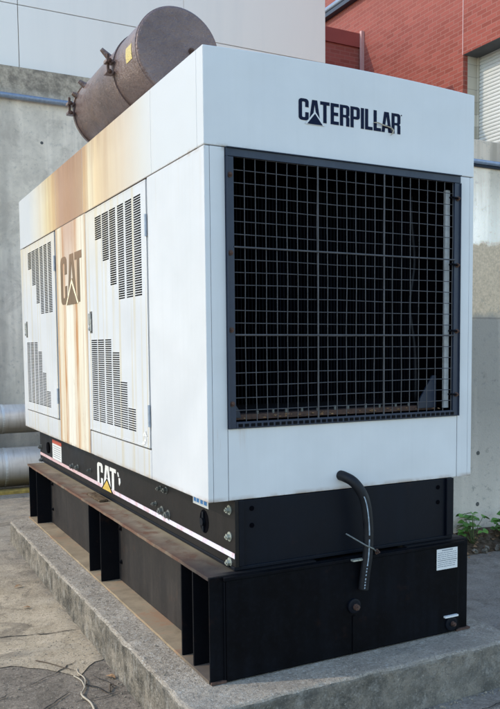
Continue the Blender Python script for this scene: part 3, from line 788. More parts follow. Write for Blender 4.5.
part('weld_seam', B(.052, .061, TY0 - .008, TY0 - .001, ZP + .01, ZK - .03), M['stiff'], tk, bevel=.003)
part('weld_seam', B(1.558, 1.567, TY0 - .008, TY0 - .001, ZP + .01, ZK - .03), M['stiff'], tk, bevel=.003)
part('corner_shoe', B(TX0 + .002, .06, TY0 - .012, TY0 + .004, ZP + .001, ZP + .014), M['rust'], tk)
part('corner_shoe', B(1.545, TX1 + .012, TY0 - .016, TY0 + .02, ZP + .001, ZP + .012), M['rust'], tk)
# plug and spec plate
YF = TY0 - .014
bm = bmesh.new(); lathe(bm, (.820, YF, -1.245), (0, -1, 0), [(0, .040), (.012, .040), (.014, .030), (.014, .0)], 22)
pl = part('drain_plug', bm, M['navy'], tk, smooth=False); hexbolt(.826, YF - .014, -1.250, (0, -1, 0), .016, M['rust'], pl, 1.1, .02)
bm = bmesh.new(); box(bm, .812, .828, YF - .006, YF - .001, -1.50, -1.30); part('plug_rib', bm, M['tank_black'], tk)
bm = bmesh.new(); lathe(bm, (1.502, YF, -1.462), (0, -1, 0), [(0, .042), (.010, .042), (.012, .03), (.012, .0)], 22)
pl = part('drain_plug', bm, M['navy'], tk); hexbolt(1.506, YF - .012, -1.462, (0, -1, 0), .013, M['rust'], pl, 1.1, .02)
bm = bmesh.new(); box(bm, 1.448, 1.545, YF - .018, YF - .001, -1.421, -1.411); part('plug_bracket', bm, M['sticker_white'], tk)
pz = part('spec_plate', B(1.393, 1.546, YF - .003, YF - .0005, -1.132, -1.010), M['sticker_white'], tk)
bm = bmesh.new(); random.seed(3)
box(bm, 1.43, 1.51, YF - .004, YF - .0032, -1.023, -1.016)
for r_ in range(8):
    z = -1.035 - r_ * .0115; x = 1.40
    while x < 1.53:
        l_ = random.uniform(.008, .03); box(bm, x, min(x + l_, 1.54), YF - .004, YF - .0032, z, z + .004); x += l_ + .004
part('plate_print', bm, M['sticker_grey'], pz)
bm = bmesh.new()
for z in (-1.077,): box(bm, 1.397, 1.543, YF - .004, YF - .0032, z - .001, z)
part('plate_rule', bm, M['logo_navy'], pz)
# --- hose
bm = bmesh.new(); path = bez([(.770, .06, -.535), (.785, -.02, -.538), (.822, -.075, -.572), (.868, -.098, -.66), (.890, -.10, -.80), (.888, -.10, -.95), (.875, -.095, -1.06), (.866, -.09, -1.155)])
tube(bm, path, .028, 16)
hs = part('drain_hose', bm, M['rubber'], smooth=True)
bm = bmesh.new(); lathe(bm, (.866, -.09, -1.1555), (-.09, .03, -1), [(0, .024), (.001, .024), (.0012, .0)], 16); part('hose_bore', bm, M['dark'], hs)
# printed line and characters along the hose
def along(t): 
    i = min(int(t * (len(path) - 1)), len(path) - 2); f = t * (len(path) - 1) - i; return path[i].lerp(path[i + 1], f)
off = Vector((-.011, -.0265, 0))
def streak(t0, t1, w_, o_):
    bm = bmesh.new(); n = max(2, int((t1 - t0) * 60)); L_ = []
    for i in range(n + 1):
        c = along(t0 + (t1 - t0) * i / n) + o_; L_.append((bm.verts.new(c + Vector((-w_, .0008, 0))), bm.verts.new(c + Vector((w_, -.0008, 0)))))
    for i in range(n): bm.faces.new([L_[i][0], L_[i + 1][0], L_[i + 1][1], L_[i][1]])
    return bm
hp = plain('hose_print', (.27, .33, .38), .5, 0, .5, 60)
bm = bmesh.new()
for (a, b_) in ((.40, .62), (.64, .80), (.815, .825), (.835, .85), (.862, .875), (.89, .905), (.915, .925), (.935, .95), (.96, .975)):
    b2 = streak(a, b_, .0032, off); me_ = bpy.data.meshes.new('t'); b2.to_mesh(me_); b2.free(); bm.from_mesh(me_); bpy.data.meshes.remove(me_)
part('hose_print', bm, hp, hs)
bm = bmesh.new(); tube(bm, [(.80, -.02, -.855), (.86, -.13, -.905), (.90, -.135, -.925), (.962, -.07, -.962)], .0045, 6)
part('hose_tie', bm, M['zinc_dark'], hs); hexbolt(.962, -.075, -.962, (.3, -1, 0), .010, M['rust'], hs)
bm = bmesh.new(); box(bm, .795, .875, TY0 - .05, TY0 - .023, -.992, -.984); part('hose_bracket', bm, M['zinc'], tk)

# --- silencer on the roof
MX, MZ, MR = .272, 1.93, .263
bm = bmesh.new(); lathe(bm, (MX, 1.0, MZ), (0, 1, 0), [(-.004, .0), (-.004, MR - .012), (.0, MR - .004), (.004, MR), (.02, MR), (1.50, MR), (1.515, MR - .02), (1.53, MR - .09), (1.535, .0)], 72)
mf = part('exhaust_silencer', bm, M['muffler'])
for p_ in mf.data.polygons: p_.use_smooth = abs(p_.normal.y) < .5
bm = bmesh.new(); lathe(bm, (MX, 1.0, MZ), (0, 1, 0), [(.012, MR), (.014, MR + .005), (.028, MR + .005), (.030, MR)], 72); part('end_seam', bm, M['muffler'], mf, smooth=False)
for yr in (1.47, 2.47):
    bm = bmesh.new(); lathe(bm, (MX, yr, MZ), (0, 1, 0), [(-.014, MR), (-.014, MR + .008), (.014, MR + .008), (.014, MR)], 72)
    rg = part('clamp_band', bm, M['muffler'], mf)
    for dq in (0,):
        q = R(179)
        for dz in (-.034, .034):
            cx = MX + (MR + .004) * math.cos(q); cz = MZ + (MR + .004) * math.sin(q) + dz
            bm = bmesh.new(); box(bm, cx - .048, cx, yr - .035, yr + .03, cz - .010, cz + .010); part('clamp_lug', bm, M['muffler'], rg, bevel=.003)
            hexbolt(cx - .028, yr - .036, cz, (0, -1, 0), .012, M['rust'], rg, 1.2)
        bm = bmesh.new(); tube(bm, [(cx - .028, yr, MZ - .012), (cx - .028, yr, MZ + .088)], .009, 8); part('clamp_bolt', bm, M['rust'], rg)
for (y_, q, h_) in ((1.75, 140, .07), (2.28, 150, .05), (2.44, 158, .04)):
    bm = bmesh.new(); c = Vector((MX + MR * math.cos(R(q)), y_, MZ + MR * math.sin(R(q)))); d = Vector((math.cos(R(q)), 0, math.sin(R(q))))
    tube(bm, [c - d * .01, c + d * h_], [.026, .014], 8); part('pipe_boss', bm, M['muffler'], mf, smooth=False)
hexbolt(.352, .996, 1.945, (0, -1, 0), .013, M['rust'], mf, 1.5, .022)
# curved rating tag
bm = bmesh.new(); a = []
for i in range(7):
    q = R(191 - i * 3.2)
    a.append([bm.verts.new((MX + (MR + .0022) * math.cos(q), y_, MZ + (MR + .0022) * math.sin(q))) for y_ in (1.09, 1.20)])
for i in range(6): bm.faces.new([a[i][0], a[i][1], a[i + 1][1], a[i + 1][0]])
part('rating_tag', bm, M['brass'], mf)
for y_ in (1.30, 2.20):
    bm = bmesh.new(); box(bm, .10, .46, y_ - .03, y_ + .03, ZT + .008, ZT + .09); part('saddle_support', bm, M['rust'], mf)
bm = bmesh.new(); tube(bm, [(1.0, 2.0, ZT), (1.0, 2.0, ZT + .03)], .10, 20); part('roof_port', bm, M['muffler'])
bm = bmesh.new(); tube(bm, bez([(MX + .25, 1.9, MZ), (.75, 1.95, MZ - .02), (.95, 2.0, MZ - .12), (1.0, 2.0, ZT + .02)], 6), .07, 16); part('inlet_elbow', bm, M['muffler'], mf, smooth=True)

# ------------------------------------------------------------------ pad
def pad():
    bm = bmesh.new()
    x0, x1, y0, y1, z0, z1 = -.222, 1.805, -.305, 4.53, -1.90, -1.521
    box(bm, x0, x1, y0, y1, z0, z1)
    bmesh.ops.bevel(bm, geom=[e for e in bm.edges if abs(e.verts[0].co.z - e.verts[1].co.z) > .1], offset=.10, segments=5, affect='EDGES', profile=.5)
    top = [e for e in bm.edges if e.verts[0].co.z > -1.6 and e.verts[1].co.z > -1.6]
    bmesh.ops.bevel(bm, geom=top, offset=.022, segments=3, affect='EDGES', profile=.5)
    for ax, n, a, b_ in (('y', 120, y0 + .12, y1 - .12), ('x', 48, x0 + .12, x1 - .12)):
        for i in range(n + 1):
            t = a + (b_ - a) * i / n
            co = (0, t, 0) if ax == 'y' else (t, 0, 0); no = (0, 1, 0) if ax == 'y' else (1, 0, 0)
            bmesh.ops.bisect_plane(bm, geom=bm.verts[:] + bm.edges[:] + bm.faces[:], plane_co=co, plane_no=no)
    for z in (-1.60, -1.66, -1.72): bmesh.ops.bisect_plane(bm, geom=bm.verts[:] + bm.edges[:] + bm.faces[:], plane_co=(0, 0, z), plane_no=(0, 0, 1))
    for v in bm.verts:
        c = v.co.copy(); n_ = mnoise.noise(c * 7) * .010 + mnoise.noise(c * 23) * .006
        inside = TX0 - .01 < c.x < TX1 + .01 and TY0 - .03 < c.y < TY1
        if c.z > -1.53 and inside: continue
        edge = max(0, 1 - min(c.x - x0, x1 - c.x, c.y - y0, y1 - c.y) / .05) if c.z > -1.56 else 0
        if c.x < x0 + .06: v.co.x += n_
        if c.y < y0 + .06: v.co.y += n_
        if c.z > -1.55: v.co.z += -abs(n_) * .5 * (1 + edge) - edge * max(0, mnoise.noise(c * 5)) * .018
    return bm
o = link('concrete_pad', pad(), M['c_pad'], None, (.79, 2.1, -1.52), smooth=False)
tag(o, 'raised weathered concrete pad with chipped edges under the generator', 'pad')

# ------------------------------------------------------------------ ground
def gz(y):
    y = max(-6, min(8.3, y)); return -1.718 - .0155 * (4.7 - y) if y < 4.7 else -1.718
bm = bmesh.new(); ys = [-300, -40, -6, -3, -1, 0, 1, 2, 3, 4.7, 8.3, 40, 300]; xs = [-300, -40, -5, 0, 5, 40, 300]
Vg = [[bm.verts.new((x, y, gz(y))) for x in xs] for y in ys]
for i in range(len(ys) - 1):
    for j in range(len(xs) - 1): bm.faces.new([Vg[i][j], Vg[i][j + 1], Vg[i + 1][j + 1], Vg[i + 1][j]])
tag(link('ground', bm, M['asphalt'], None, (0, 0, -1.72)), kind='structure')
# lighter old concrete slab along the left of the pad (irregular front edge)
edge = [(-7, 1.75), (-3.0, 1.62), (-2, 1.50), (-1.2, 1.42), (-.75, 1.33), (-.60, 1.22), (-.50, 1.10), (-.42, 1.0), (-.37, 1.06), (-.33, 1.12), (-.28, 1.16), (-.20, 1.18)]
edge2 = []
for i in range(len(edge) - 1):
    (a, b_), (c, d) = edge[i], edge[i + 1]; n = max(1, int(abs(c - a) / .03))
    for k in range(n):
        t = k / n; x = a + (c - a) * t; edge2.append((x, b_ + (d - b_) * t + mnoise.noise(Vector((x * 6, 0, 3))) * .05 + mnoise.noise(Vector((x * 22, 0, 1))) * .02))
edge2.append(edge[-1])
bm = bmesh.new()
yst = [1.9, 3, 4.7, 8.2]; cols = []
for (x, y) in edge2: cols.append([bm.verts.new((x, y, gz(y) + .005))] + [bm.verts.new((x, yy, gz(yy) + .005)) for yy in yst])
x = .5
cols.append([bm.verts.new((x, y, gz(y) + .005)) for y in [1.3] + yst])
for i in range(len(cols) - 1):
    for k in range(4): bm.faces.new([cols[i][k], cols[i + 1][k], cols[i + 1][k + 1], cols[i][k + 1]])
bmesh.ops.recalc_face_normals(bm, faces=bm.faces)
for f in bm.faces:
    if f.normal.z < 0: f.normal_flip()
tag(link('pavement', bm, M['slab'], None, (-1, 3, -1.72)), kind='structure')
# cracks in the paving
def crack_line(bm, pts, w_=.006, jit=.012):
    P = []
    for i in range(len(pts) - 1):
        (a, b_), (c, d) = pts[i], pts[i + 1]; n = max(2, int(math.hypot(c - a, d - b_) / .035))
        for k in range(n):
            t = k / n; P.append((a + (c - a) * t + random.uniform(-jit, jit), b_ + (d - b_) * t + random.uniform(-jit, jit)))
    P.append(pts[-1]); L_ = []
    for i, (x, y) in enumerate(P):
        a = P[max(i - 1, 0)]; b_ = P[min(i + 1, len(P) - 1)]; dx, dy = b_[0] - a[0], b_[1] - a[1]; l_ = math.hypot(dx, dy) or 1
        ww = w_ * random.uniform(.3, 1.1) * min(1, .25 + i / 3, .25 + (len(P) - 1 - i) / 3); z = gz(y) + .009
        L_.append((bm.verts.new((x - dy / l_ * ww, y + dx / l_ * ww, z)), bm.verts.new((x + dy / l_ * ww, y - dx / l_ * ww, z))))
    for i in range(len(L_) - 1): bm.faces.new([L_[i][0], L_[i][1], L_[i + 1][1], L_[i + 1][0]])
random.seed(11); bm = bmesh.new()
for pts, w_ in (([(-1.6, 1.9), (-.9, 1.9), (-.55, 1.80), (-.36, 1.76), (-.23, 1.75)], .006),
           ([(-.80, .95), (-.62, 1.05), (-.50, 1.12), (-.38, 1.22)], .005), ([(-.75, .60), (-.6, .72), (-.52, .80)], .006),
           ([(-.30, .62), (-.36, .75), (-.44, .90), (-.42, 1.0)], .006), ([(-.52, .66), (-.42, .64), (-.3, .66), (-.1, .60)], .006),
           ([(-.36, 1.0), (-.30, .85), (-.27, .7)], .004), ([(-2, .7), (-1.5, .9), (-1.0, .85), (-.8, .95)], .008), ([(-2.4, -.5), (-1.6, -.2), (-1.2, .1), (-.75, .2), (-.5, .5)], .009),
           ([(1.2, -.5), (1.6, -.46), (2.2, -.52), (3.4, -.6)], .006)): crack_line(bm, pts, w_)
tag(link('ground_cracks', bm, M['crack'], None, (-.5, 1, -1.72)), kind='structure')
# sandy crumbs lying along the foot of the pad
random.seed(5); bm = bmesh.new()
def crumb(bm, x, y, z, r):
    v0 = len(bm.verts); res = bmesh.ops.create_icosphere(bm, subdivisions=1, radius=r, matrix=Matrix.Translation((x, y, z)))
    for v in res['verts']: v.co += Vector((random.uniform(-1, 1), random.uniform(-1, 1), random.uniform(-1, 0))) * r * .35
for i in range(170):
    y = random.uniform(.3, 4.6); crumb(bm, -.235 - abs(random.gauss(0, .035)), y, gz(y) + .004, random.uniform(.002, .006))
for i in range(200):
    x = random.uniform(-1.2, -.25); y = random.uniform(.3, 4.5); crumb(bm, x, y, gz(y) + .006, random.uniform(.002, .006))
for i in range(90):
    x = random.uniform(-.1, 1.85); crumb(bm, x, -.315 - abs(random.gauss(0, .03)), gz(-.3) + .003, random.uniform(.003, .008))
for i in range(260):
    x = random.uniform(-1.0, -.24); y = random.uniform(.25, 1.6); crumb(bm, x, y, gz(y) + .007, random.uniform(.0015, .0045))
for i in range(120):
    crumb(bm, random.uniform(-.20, -.05), random.uniform(-.1, 4.4), -1.519, random.uniform(.002, .005))
tag(link('gravel_crumbs', bm, M['grit'], None, (-.3, 1, -1.72)), 'sandy crumbs and grit lying along the foot of the pad', 'gravel', kind='stuff')
# twigs
def twig(name, pts, r, mat, label):
    P = bez([(x, y, gz(y) + .008 + h) for x, y, h in pts], 6); bm = bmesh.new(); tube(bm, P, [r * (1 - .6 * i / len(P)) for i in range(len(P))], 6)
    o = link(name, bm, mat, None, (pts[0][0], pts[0][1], gz(pts[0][1])), smooth=True); return tag(o, label, 'twig')
t1 = twig('dry_twig', [(-.462, .49, 0), (-.455, .60, .004), (-.475, .72, .006), (-.44, .80, .004), (-.405, .92, .006), (-.415, 1.04, .0), (-.405, 1.10, .002)], .0065, M['twig'], 'long pale bent twig lying on the asphalt near the pad')
bm = bmesh.new(); tube(bm, bez([(-.435, .80, gz(.8) + .012), (-.43, .90, gz(.9) + .016), (-.45, 1.0, gz(1) + .010)], 5), .004, 6)
link('side_shoot', bm, M['twig'], t1, (-.462, .49, gz(.49)), smooth=True)
twig('dark_twig', [(-.60, 1.34, .0), (-.55, 1.27, .004), (-.48, 1.16, .002), (-.43, 1.08, .004)], .0035, M['twig_dark'], 'thin dark twig lying beside the pale bent twig')
twig('dark_twig', [(-.32, .70, .0), (-.30, .76, .012), (-.27, .74, .004)], .006, M['twig_dark'], 'short dark hooked twig on the asphalt at lower left')
def dryleaf(x, y, z, s, rz, label):
    bm = bmesh.new(); pts = [(0, -.5), (.22, -.2), (.26, .1), (.1, .45), (0, .6), (-.14, .4), (-.24, .1), (-.18, -.25)]
    c = bm.verts.new((0, 0, .02 * s * 8)); vs = [bm.verts.new((a * s, b_ * s, abs(a) * s * .8)) for a, b_ in pts]
    for i in range(8): bm.faces.new([c, vs[i], vs[(i + 1) % 8]])
    M_ = Matrix.Rotation(rz, 4, 'Z')
    for v in bm.verts: v.co = M_ @ v.co + Vector((x, y, z))
    tag(link('fallen_leaf', bm, M['dryleaf'], None, (x, y, z)), label, 'leaf', 'fallen leaves')
dryleaf(-.262, .88, gz(.88) + .008, .07, .6, 'brown dry leaf against the foot of the pad')
dryleaf(-.42, 2.9, gz(2.9) + .012, .07, 2.0, 'pale brown leaf on the slab left of the pad')
dryleaf(-.46, 2.35, gz(2.35) + .012, .06, 1.0, 'small brown leaf on the slab nearer than the pale leaf')

# ------------------------------------------------------------------ walls
bm = bmesh.new(); box(bm, -4, 5.85, 8.3, 8.7, -1.9, 4.115)
for x in (-6.5, -4.1, -1.7, .62, 3.0, 5.4): pass
o = link('concrete_wall', bm, M['c_back'], None, (-1.6, 8.5, -1.72), bevel=.01)
tag(o, 'tall grey streaked concrete wall behind the generator and the pipes', 'wall')
bwall = o
bm = bmesh.new()
for x in (-3.98, -1.68, .72, 3.12):
    for z in (-.9, .1, 1.1, 2.1, 3.1): tube(bm, [(x + .3, 8.3, z), (x + .3, 8.298, z)], .022, 10)
    for z in (-.9, .1, 1.1, 2.1, 3.1): tube(bm, [(x + 1.5, 8.3, z), (x + 1.5, 8.298, z)], .022, 10)
link('tie_holes', bm, M['recess'], bwall, (-1.6, 8.5, -1.72))
bm = bmesh.new(); tube(bm, [(-4, 8.24, 3.685), (5.8, 8.24, 3.685)], .038, 12)
o = link('wall_conduit', bm, M['conduit'], None, (-1.6, 8.24, 3.68), smooth=True); tag(o, 'blue grey conduit running along the upper part of the tall back wall', 'conduit')
for x in (-3.5, -1.5, 1.9, 3.9):
    bm = bmesh.new(); box(bm, x - .02, x + .02, 8.18, 8.30, 3.63, 3.74); link('clip', bm, M['conduit'], o, (-1.6, 8.24, 3.68))
bm = bmesh.new(); box(bm, 2.9, 9.0, 2.3, 2.6, -1.9, 2.118); box(bm, 2.9, 3.2, 2.6, 8.3, -1.9, 2.118)
o = link('retaining_wall', bm, M['c_side'], None, (5.9, 2.45, -1.72), bevel=.008); tag(o, 'stained concrete retaining wall with plants at its foot to the right of the generator', 'wall')
rw = o
bm = bmesh.new()
for x in (3.84, 4.74, 5.6):
    for z in (-1.392, -.885): tube(bm, [(x, 2.302, z), (x, 2.2975, z)], .021, 14)
link('tie_holes', bm, M['recess'], rw, (5.9, 2.45, -1.72))
bm = bmesh.new(); tube(bm, [(2.9, 2.27, 1.905), (9.0, 2.27, 1.905)], .022, 12)
o = link('wall_conduit', bm, M['conduit'], None, (5.9, 2.27, 1.9), smooth=True); tag(o, 'thin conduit fixed along the top of the stained retaining wall', 'conduit')
bm = bmesh.new(); tube(bm, [(2.9, 2.285, 1.872), (9.0, 2.285, 1.872)], .014, 8); link('lower_cable', bm, M['conduit_dark'], o, (5.9, 2.27, 1.9))
# terrace behind the retaining wall
bm = bmesh.new(); box(bm, 3.2, 30, 2.6, 30, 1.8, 2.0); tag(link('terrace', bm, M['slab'], None, (10, 10, 1.9)), kind='structure')

# pipes at the left
for (z, r, y, lab, nm) in ((-.765, .193, 7.42, 'upper of the two silver clad pipes along the back wall', 1), (-1.40, .258, 7.36, 'lower thicker silver clad pipe just above the ground by the back wall', 2)):
    bm = bmesh.new(); prof = []; x = 0
    lathe(bm, (-4.5, y, z), (1, 0, 0), [(0, 0), (0, r), (7.3, r), (7.3, 0)], 40)
    o = link('insulated_pipe', bm, M['clad_pipe'], None, (-3, y, z))
    for p_ in o.data.polygons: p_.use_smooth = abs(p_.normal.x) < .5
    tag(o, lab, 'pipe')
    for i in range(14):
        bm = bmesh.new(); lathe(bm, (-4.4 + i * .5 + .11, y, z), (1, 0, 0), [(-.016, r), (-.014, r + .004), (.014, r + .004), (.016, r)], 40)
        link('cladding_band', bm, M['clad_pipe'], o, (-3, y, z))
bm = bmesh.new()
box(bm, -4.5, 2.88, 7.05, 7.20, -1.75, -1.665); o = link('kerb', bm, M['kerb_yellow'], None, (-3, 7.12, -1.7), bevel=.012)
tag(o, 'low worn yellow painted kerb under the silver pipes', 'kerb')
for i, x in enumerate((-3.4, -.8, 1.8)):
    bm = bmesh.new(); box(bm, x - .03, x + .03, 7.64, 7.74, -1.75, -.5); box(bm, x - .03, x + .03, 7.15, 7.639, -.99, -.963)
    o = link('pipe_support', bm, M['rust'], None, (x, 7.7, -1.72)); tag(o, 'rusty steel bracket post carrying the silver pipes by the wall', 'bracket', 'posts carrying the silver pipes')

# ------------------------------------------------------------------ white clad building
wb = empty('clad_building', (0, 11, 4.1), 'pale peach white panel clad building above the grey back wall', 'building')
wbb = (0, 11, 4.1)
link('wall', B(-4, 5.80, 8.56, 15, 4.116, 6.22), M['joint'], wb, wbb)
xs = [-4, -1.74, .77, 3.28, 5.87]
for i in range(len(xs) - 1):
    for (z0, z1) in ((4.12, 5.017), (5.028, 6.25)):
        link('wall_panel', B(xs[i] + (.005 if i else 0), xs[i + 1] - (.005 if i < 2 else 0), 8.45, 8.55, z0, z1), M['cladding'], wb, wbb, bevel=.004)
link('wall_panel', B(5.81, 5.87, 8.552, 15, 2.0, 6.25), M['cladding'], wb, wbb)
link('roof_edge', B(-4.05, 5.92, 8.40, 15.05, 6.252, 6.30), M['lintel'], wb, wbb)

# ------------------------------------------------------------------ brick building with shutter
bb = empty('brick_building', (9, 8, 2), 'red brick building with white roller shutter beyond the retaining wall', 'building'); bbb = (9, 8, 2)
link('wall', B(8.0, 8.10, 7.372, 16, 2.0, 8.6), M['brick'], bb, bbb)
link('wall', B(8.0, 8.10, 0.5, 7.369, 5.182, 8.6), M['brick'], bb, bbb)
link('wall', B(8.0, 8.10, .5, 3.2, 2.0, 5.179), M['brick'], bb, bbb)
link('wall', B(8.101, 8.345, 7.372, 16, 2.0, 8.6), M['block'], bb, bbb)
link('lintel', B(8.006, 8.345, 3.2, 7.40, 5.176, 5.1815), M['lintel'], bb, bbb)
link('roof_slab', B(8.0, 16, .5, 16, 8.602, 8.8), M['lintel'], bb, bbb)
link('lintel_beam', B(8.102, 8.60, 3.2, 7.371, 5.183, 5.6), M['lintel'], bb, bbb)
link('control_joint', B(7.996, 7.9995, 7.375, 7.393, 5.183, 8.6), M['downpipe'], bb, bbb)
bm = bmesh.new(); p = .062; z = 2.0; prev = None
while z < 5.30:
    for (dx, dz) in ((0, 0), (-.014, .010), (-.018, .030), (-.012, .052)):
        a = bm.verts.new((8.36 + dx, 3.1, z + dz)); b_ = bm.verts.new((8.36 + dx, 7.5, z + dz))
        if prev: bm.faces.new([prev[0], prev[1], b_, a])
        prev = (a, b_)
    z += p
sh = link('roller_shutter', bm, M['shutter'], bb, bbb)
link('guide_rail', B(8.31, 8.344, 7.335, 7.369, 2.0, 5.174), M['block'], bb, bbb)
# lower annex with coping against the long brick wall
link('annex_wall', B(6.85, 7.998, 10.5, 10.8, 2.0, 6.28), M['brick'], bb, bbb)
link('coping', B(6.85, 7.998, 10.46, 10.84, 6.282, 6.56), M['brick_cap'], bb, bbb)
link('corner_trim', B(7.93, 7.9985, 10.40, 10.459, 2.0, 6.60), M['downpipe'], bb, bbb)
bm = bmesh.new(); tube(bm, [(7.90, 3, 7.46), (7.90, 16, 7.46)], .06, 12); link('service_pipe', bm, M['conduit'], bb, bbb, smooth=True)
link('service_tray', B(7.86, 7.998, 3, 16, 7.30, 7.38), M['conduit_dark'], bb, bbb)

# ------------------------------------------------------------------ dirt and weeds at the foot of the retaining wall
bm = bmesh.new(); nx_, ny_ = 60, 14; grid = []
for i in range(nx_ + 1):
    row = []
    for j in range(ny_ + 1):
        x = 2.95 + 4.0 * i / nx_; t = j / ny_; y = 2.3 - .42 * t
        h = (1 - t) ** 1.3 * .17 * (.65 + .6 * mnoise.noise(Vector((x * 2.2, 0, 0)))) + mnoise.noise(Vector((x * 14, y * 14, 0))) * .015 * (1 - t)
        row.append(bm.verts.new((x, y + mnoise.noise(Vector((x * 5, 3, 0))) * .05 * t, gz(y) - .004 + max(0, h) + (0 if t < 1 else -.01))))
    grid.append(row)
for i in range(nx_):
    for j in range(ny_): bm.faces.new([grid[i][j], grid[i][j + 1], grid[i + 1][j + 1], grid[i + 1][j]])
bmesh.ops.recalc_face_normals(bm, faces=bm.faces)
tag(link('soil_bank', bm, M['dirt'], None, (4.5, 2.2, -1.75)), 'loose brown soil and leaf litter banked against the retaining wall', 'soil', kind='stuff')
def leafblade(bm, c, d, up, s):
    d = d.normalized(); side = d.cross(up).normalized(); up = side.cross(d)
    prof = [(0, .02), (.18, .30), (.42, .46), (.68, .36), (.88, .16), (1, 0)]
    prev = None
    for t, w_ in prof:
        m_ = c + d * (t * s) - up * (t * t * s * .25)
        l_ = bm.verts.new(m_ + side * (w_ * s * .95) + up * (w_ * s * .22)); k_ = bm.verts.new(m_); r_ = bm.verts.new(m_ - side * (w_ * s * .95) + up * (w_ * s * .22))
        if prev: bm.faces.new([prev[0], prev[1], k_, l_]); bm.faces.new([prev[1], prev[2], r_, k_])
        prev = (l_, k_, r_)
def weed(x, y, h, spread, n, s, label, seed):
    random.seed(seed); z0 = gz(y) + .02; base_ = (x, y, z0)
    o = empty('leafy_weed', base_, label, 'plant'); o['group'] = 'leafy weeds along the retaining wall'
    lb = bmesh.new(); sb = bmesh.new()
    for i in range(n):
        q = random.uniform(0, 2 * math.pi); rr = spread * math.sqrt(random.random()); hh = h * random.uniform(.35, 1) * (1 - .4 * rr / spread)
        tip = Vector((x + rr * math.cos(q), min(2.24, y + rr * math.sin(q)), z0 + hh))
        mid = Vector((x, y, z0)).lerp(tip, .55) + Vector((0, 0, hh * .15))
        tube(sb, [(x + random.uniform(-.02, .02), y, z0), mid, tip], [.004, .003, .002], 5)
        for k in range(3):
            a = q + (k - 1) * 1.5 + random.uniform(-.3, .3)
            leafblade(lb, tip, Vector((math.cos(a), math.sin(a), random.uniform(-.1, .35))), Vector((random.uniform(-.6, .6), random.uniform(-.8, .3), 1)), s * random.uniform(.7, 1.15))
    link('leaves', lb, M['leaf'], o, base_, smooth=True); link('stems', sb, M['stem'], o, base_)
weed(3.60, 2.10, .40, .17, 16, .075, 'upright leafy weed at the wall just behind the generator base', 1)
weed(4.02, 2.05, .34, .16, 22, .075, 'leafy weed with pale leaves right of the upright one', 2)
weed(3.95, 1.72, .13, .24, 24, .085, 'low spreading weed with broad leaves on the paving in front of the wall', 3)
weed(4.75, 2.05, .36, .2, 12, .09, 'leafy weed at the wall outside the right of the view', 4)
bm = bmesh.new(); random.seed(77)
for i in range(170):
    x = random.uniform(3.1, 5.2); y = 2.26 - abs(random.gauss(0, .22)); c = Vector((x, y, gz(y) + .02 + max(0, (y - 1.95)) * .33)); a = random.uniform(0, 6.28)
    leafblade(bm, c, Vector((math.cos(a), math.sin(a), random.uniform(-.1, .4))), Vector((random.uniform(-.5, .5), random.uniform(-.5, .5), 1)), random.uniform(.02, .05))
tag(link('leaf_litter', bm, M['dryleaf'], None, (4, 2.1, -1.75)), 'brown leaf litter scattered at the foot of the retaining wall', 'leaf litter', kind='stuff')
for i in range(5):
    random.seed(40 + i)
    x = 3.70 + i * .09; bm = bmesh.new(); y = 2.16
    tube(bm, bez([(x, y, gz(y) + .03), (x + random.uniform(-.06, .1), y - .03, gz(y) + .12), (x + random.uniform(-.04, .16), y - .08, gz(y) + random.uniform(.12, .32))], 5), .006, 5)
    o = link('dead_stem', bm, M['twig_dark'], None, (x, y, gz(y))); tag(o, 'dry brown stem sticking out of the soil at the retaining wall', 'stem', 'dry stems in the soil bank')
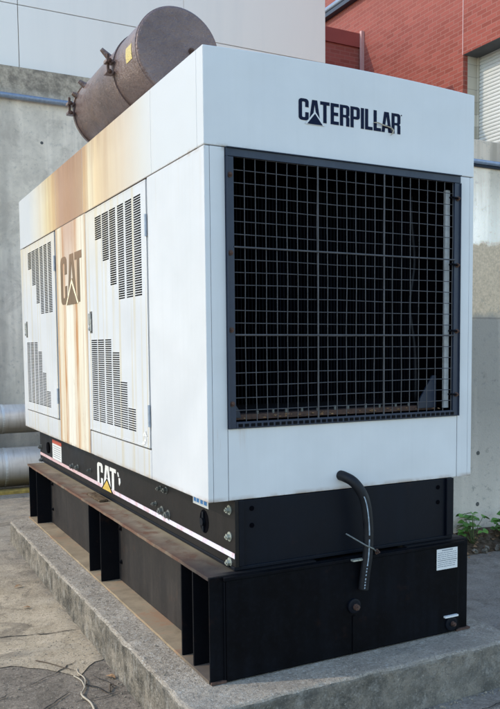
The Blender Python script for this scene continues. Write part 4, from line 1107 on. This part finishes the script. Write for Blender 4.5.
for i, (x, y) in enumerate(((3.50, 1.95), (3.58, 1.90), (3.66, 1.96), (3.74, 1.92))):
    bm = bmesh.new(); random.seed(60 + i); res = bmesh.ops.create_icosphere(bm, subdivisions=2, radius=.026, matrix=Matrix.Translation((x, y, gz(y) + .02)))
    for v in bm.verts: v.co += Vector(mnoise.noise_vector(v.co * 30)) * .022
    o = link('stone', bm, M['c_pad'], None, (x, y, gz(y))); tag(o, 'small pale stone at the edge of the soil bank', 'stone', 'pale stones by the soil bank')

# ------------------------------------------------------------------ light, sky, camera
w = bpy.data.worlds.new('World'); sc.world = w; w.use_nodes = True; nt = w.node_tree
SE, SA = R(35), R(20)
sund = Vector((-math.cos(SA) * math.cos(SE), math.sin(SA) * math.cos(SE), math.sin(SE)))
sky = nt.nodes.new('ShaderNodeTexSky'); sky.sky_type = 'NISHITA'; sky.sun_disc = False; sky.sun_elevation = SE
sky.sun_rotation = math.atan2(sund.x, sund.y); sky.air_density = 1.3; sky.dust_density = .6; sky.ozone_density = 2.0
bg = nt.nodes['Background']; nt.links.new(sky.outputs[0], bg.inputs[0]); bg.inputs[1].default_value = .355
sl = bpy.data.lights.new('sun', 'SUN'); sl.energy = 2.0; sl.angle = R(.6); sl.color = (1, .86, .66)
so = bpy.data.objects.new('sun', sl); C.objects.link(so); so.rotation_euler = (-sund).to_track_quat('-Z', 'Y').to_euler(); so.location = sund * 30
cam = bpy.data.cameras.new('camera'); co = bpy.data.objects.new('camera', cam); C.objects.link(co)
Fv = Vector((.47811701, .87518732, -.07383275)); Rv = Vector((.87733805, -.4798304, -.00638249)); Uv = Vector((.04101307, .06172471, .99725021))
m = Matrix.Identity(4)
for i in range(3): m[i][0] = Rv[i]; m[i][1] = Uv[i]; m[i][2] = -Fv[i]
m[0][3], m[1][3], m[2][3] = -1.5436, -3.6389, .1613
co.matrix_world = m
cam.sensor_fit = 'VERTICAL'; cam.sensor_height = 36; cam.lens = 800.402 * 36 / 709
cam.shift_x = -36.235 / 709; cam.shift_y = 51.9638 / 709; cam.clip_end = 1000; cam.clip_start = .05
sc.camera = co
sc.view_settings.view_transform = 'Standard'; sc.view_settings.look = 'None'; sc.view_settings.exposure = 0
